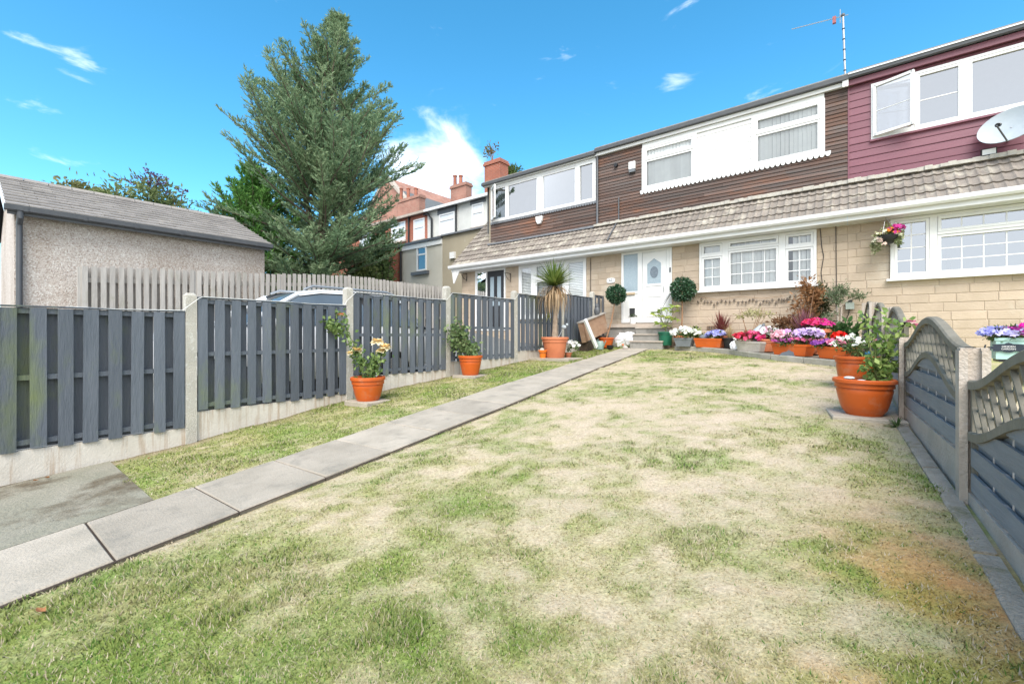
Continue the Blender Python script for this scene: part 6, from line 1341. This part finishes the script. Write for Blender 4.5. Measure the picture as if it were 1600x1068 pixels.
def by_the_fence():
    # tilted wooden headboard leaning on the fence
    X = -5.42; A = Vector((X, 9.66, -.20)); B = Vector((X-.02, 10.98, .09)); t = thing('wooden_box', 'old wooden box board tilted against the dark fence end', 'wood', (X, 10.3, G(X, 10.3))); d = (B-A).normalized(); up = Vector((-.12, -d.z, d.y)).normalized(); n = d.cross(up)
    m = MB(); 
    def q(s, h, o): return A + d*s + up*h + n*o
    L_ = (B-A).length; m.add([q(0,0,0), q(L_,0,0), q(L_,.50,0), q(0,.50,0), q(0,0,.10), q(L_,0,.10), q(L_,.50,.10), q(0,.50,.10)], [(0,1,2,3),(7,6,5,4),(0,4,5,1),(1,5,6,2),(2,6,7,3),(3,7,4,0)]); m.build('board', FLY, t)
    MB().beam(q(-.01, .515, .06), q(L_+.01, .515, .06), .16, .03, up).build('top_rail', PALEWOOD, t); MB().beam(q(.10, .02, .115), q(.10, .50, .115), .05, .02, n).build('batten', FLY, t); MB().box(X-.12, X+.10, 9.75, 10.05, G(X, 9.9)-.05, -.17).build('support', SOIL, t); MB().box(X-.12, X+.10, 10.6, 10.95, G(X, 10.7)-.05, -.02).build('support', SOIL, t)
    a, b = onX(914, 499, -5.21), onX(932, 543, -5.10); pl = MB().beam(a, Vector((b.x, b.y, b.z+.01)), .11, .05, (1, 0, 0)); tag(pl.build('white_plank', UPVC), 'white plank leaning diagonally on the wooden box', 'plank')
    c = Vector((onY(977, 520, 10.86).x, 10.92, G(-4.9, 10.9))); g = np.random.default_rng(12); m = MB()
    for k in range(2):
        m2 = MB().ball((0, 0, 0), 1, 22, 16); V = np.array(m2.v); f = 1 + .9*(fbm(V[:, 0]*1.7+V[:, 2]*1.3+k*5, V[:, 1]*1.7-V[:, 2]*.9, 1.5, 4, 5+k, .7)-.5)
        V = V*f[:, None]*np.array((.19, .15, .19)); V += np.array((c.x+(-.12, .10)[k], c.y, c.z+(.19, .24)[k])); V[:, 2] = np.maximum(V[:, 2], c.z+.004+.002*k)
        m.add(V.tolist(), m2.f)
    tag(m.build('plastic_sack', BAG), 'crumpled white plastic sack beside the concrete steps', 'sack')
    b = Vector((-5.28, 10.35, G(-5.28, 10.35))); t = thing('watering_can', 'grey green watering can on the ground by the topiary pot', 'watering can', b); MB().lathe([(.10, 0), (.105, .02), (.10, .2), (.085, .22), (.06, .22)], b, 16).build('body', pm('can_green', (.25, .34, .31), None, 5, .45), t, True); MB().tube([b+Vector((.08, 0, .04)), b+Vector((.20, -.06, .22))], [.025, .014], 8).build('spout', MATS['can_green'], t, True); MB().tube(curve(b+Vector((-.09, 0, .05)), b+Vector((-.2, 0, .22)), b+Vector((-.03, 0, .26))), .010, 6).build('handle', MATS['can_green'], t, True)
    b = Vector((-5.02, 10.42, G(-5.02, 10.42))); t = thing('black_bowl', 'small black bowl in front of the orange topiary pot', 'bowl', b); MB().lathe([(.06, 0), (.085, .04), (.09, .11), (.08, .11), (.07, .05)], b, 16).build('bowl', BLACK, t, True)
    b = onG(977, 546); t = thing('garden_ornament', 'little pale stone duck on the ground beside the steps', 'ornament', b); MB().ball(b+Vector((0, 0, .05)), .06, 10, 7, (1.2, .8, .8)).build('body', STONEP, t, True); MB().ball(b+Vector((-.06, -.01, .12)), .032).build('head', TERRA2, t, True)
    b = q(L_*.72, .532, .06); t = thing('bird_ornament', 'dark grey owl ornament perched on top of the wooden box', 'ornament', b); MB().lathe([(.05, 0), (.075, .05), (.08, .13), (.06, .19), (.05, .21)], b, 12, 1, .8).build('body', DGREY, t, True); MB().ball(b+Vector((0, 0, .235)), .055, 10, 7).build('head', DGREY, t, True); 
    for s in (-1, 1): MB().lathe([(.016, 0), (.002, .05)], b+Vector((0, s*.03, .27)), 6).build('ear', DGREY, t)
    # white cable clipped along the fence tops
    P = []
    for k in range(0, 5):
        ya, yb = LP[k][0], LP[k+1][0]; z = PT[k]; 
        if k: P += [Vector((FX+.075, ya-.06, z-.12)), Vector((FX+.072, ya+.06, z-.01)), Vector((FX+.055, ya+.10, z+.014))]
        else: P.append(Vector((FX+.05, ya+1.0, z+.018)))
        P += [Vector((FX+.045, ya+(yb-ya)*.5, z+.014)), Vector((FX+.048, ya+(yb-ya)*.7, z+.006)), Vector((FX+.05, yb-.08, z+.018))]
    tag(MB().tube(P, .0035, 6).build('fence_cable', UPVC), 'white cable looped along the top of the dark fence', 'cable')
by_the_fence()
def litter():
    spots = [(56, 752, 'reddish brown dead leaf on the concrete pad by the fence'), (74, 748, 'smaller brown dead leaf beside the fence at far left'), (232, 718, 'pale brown leaf on the bare soil by the first post'), (64, 957, 'brown leaf on the grass just below the path')]
    for i, (x, y, lab) in enumerate(spots):
        p = onG(x, y, .02); r = .016+.008*random.random(); a = random.random()*6; m = MB(); vs = [p+Vector((r*math.cos(a+k*math.pi/3)*(1.3 if k % 3 == 0 else .7), r*math.sin(a+k*math.pi/3)*(1.3 if k % 3 == 0 else .7), .012+.012*random.random())) for k in range(6)]
        m.add([p+Vector((0, 0, .008))] + vs, [(0, 1+k, 1+(k+1)%6) for k in range(6)]); tag(m.build('fallen_leaf', RUST), lab, 'leaf', 'fallen leaves in the garden')
litter()
# ================================================================== grass
def grass():
    n = 900000; g = np.random.default_rng(99)
    # area-weighted towards the camera, where single blades show
    d = .9 + 11.0*g.random(n)**2.1; a = g.uniform(-1.05, .90, n) ; X = np.sin(a-TH)*d*1.0; Y = np.cos(a-TH)*d
    keep = (Y > -.55) & (Y < 10.9) & (X > FX+.05+.10*g.random(n)**2) & (X < rfx(Y)-.085+.02*g.normal(size=n)) & ~((X > pathL(Y)-.006+.014*g.normal(size=n)) & (X < pathR(Y)+.012-.012*g.normal(size=n))) & ~in_pad(X, Y)
    kx = np.array([k[0] for k in KP]); ky = np.array([k[1] for k in KP]); keep &= ~((X > -3.42) & (Y > np.interp(X, kx, ky)-.11)) & ~((X < -3.5) & (Y > 10.6))
    for (px_, py_, r) in SLABS: keep &= (X-px_)**2 + (Y-py_)**2 > r*r
    X, Y, d = X[keep], Y[keep], d[keep]; c, gr = lawncol(X, Y)
    den = g.random(len(X)) < (.28 + .5*gr); X, Y, d, c, gr = X[den], Y[den], d[den], c[den], gr[den]; n = len(X)
    Z = Gn(X, Y) + (fbm(X, Y, 2.0, 4, 77) - .5) * .05 + (fbm(X, Y, 14, 2, 78) - .5) * .012 - .003
    h = (.006 + .0095*g.random(n))*(.6 + .75*gr)*(1+.8*(fbm(X, Y, 3.1, 3, 91) > .62)*gr)*(.9 + .03*d); w = .0013 + .0008*d
    az = g.random(n)*2*math.pi; ln = (.5 + 1.0*g.random(n))*(1.5 - .8*gr); dx, dy = np.cos(az), np.sin(az); sx, sy = -dy, dx
    B = np.stack([X, Y, Z], 1); S = np.stack([sx, sy, 0*sx], 1)*w[:, None]; T = np.stack([dx*ln*h, dy*ln*h, h], 1)
    V = np.stack([B-S, B+S, B+T], 1).reshape(-1, 3); j = g.normal(size=(n, 1))
    strawb = g.random(n) < .30 - .14*gr; col = np.where(strawb[:, None], mixc((.54, .45, .30), (.66, .56, .42), g.random(n)), c*1.1)*(1+.11*j)
    col = np.where(((g.random(n) < .16*gr) & ~strawb)[:, None], np.array((.12, .23, .045)), col)
    o = npmesh('grass', V, np.arange(3*n).reshape(n, 3), np.repeat(np.clip(col, .01, .9), 3, 0), GRASSM); tag(o, 'short patchy grass blades covering the lawn', 'grass', kind='stuff')
grass()
def weeds():
    for i, (x, y, lab) in enumerate(((147, 722, 'small weed at the foot of the first gravel board'), (1402, 668, 'tuft of grass at the foot of the lattice fence post'))):
        p = onG(x, y); t = thing('weed', lab, 'weed', p); blades(t, p+Vector((0, 0, .004)), 22, .10 if i != 1 else .14, .018, (.08, .14, .05), (.16, .23, .09), 200+i, 1.0, .5, 'leaves', 4, .05)
weeds()
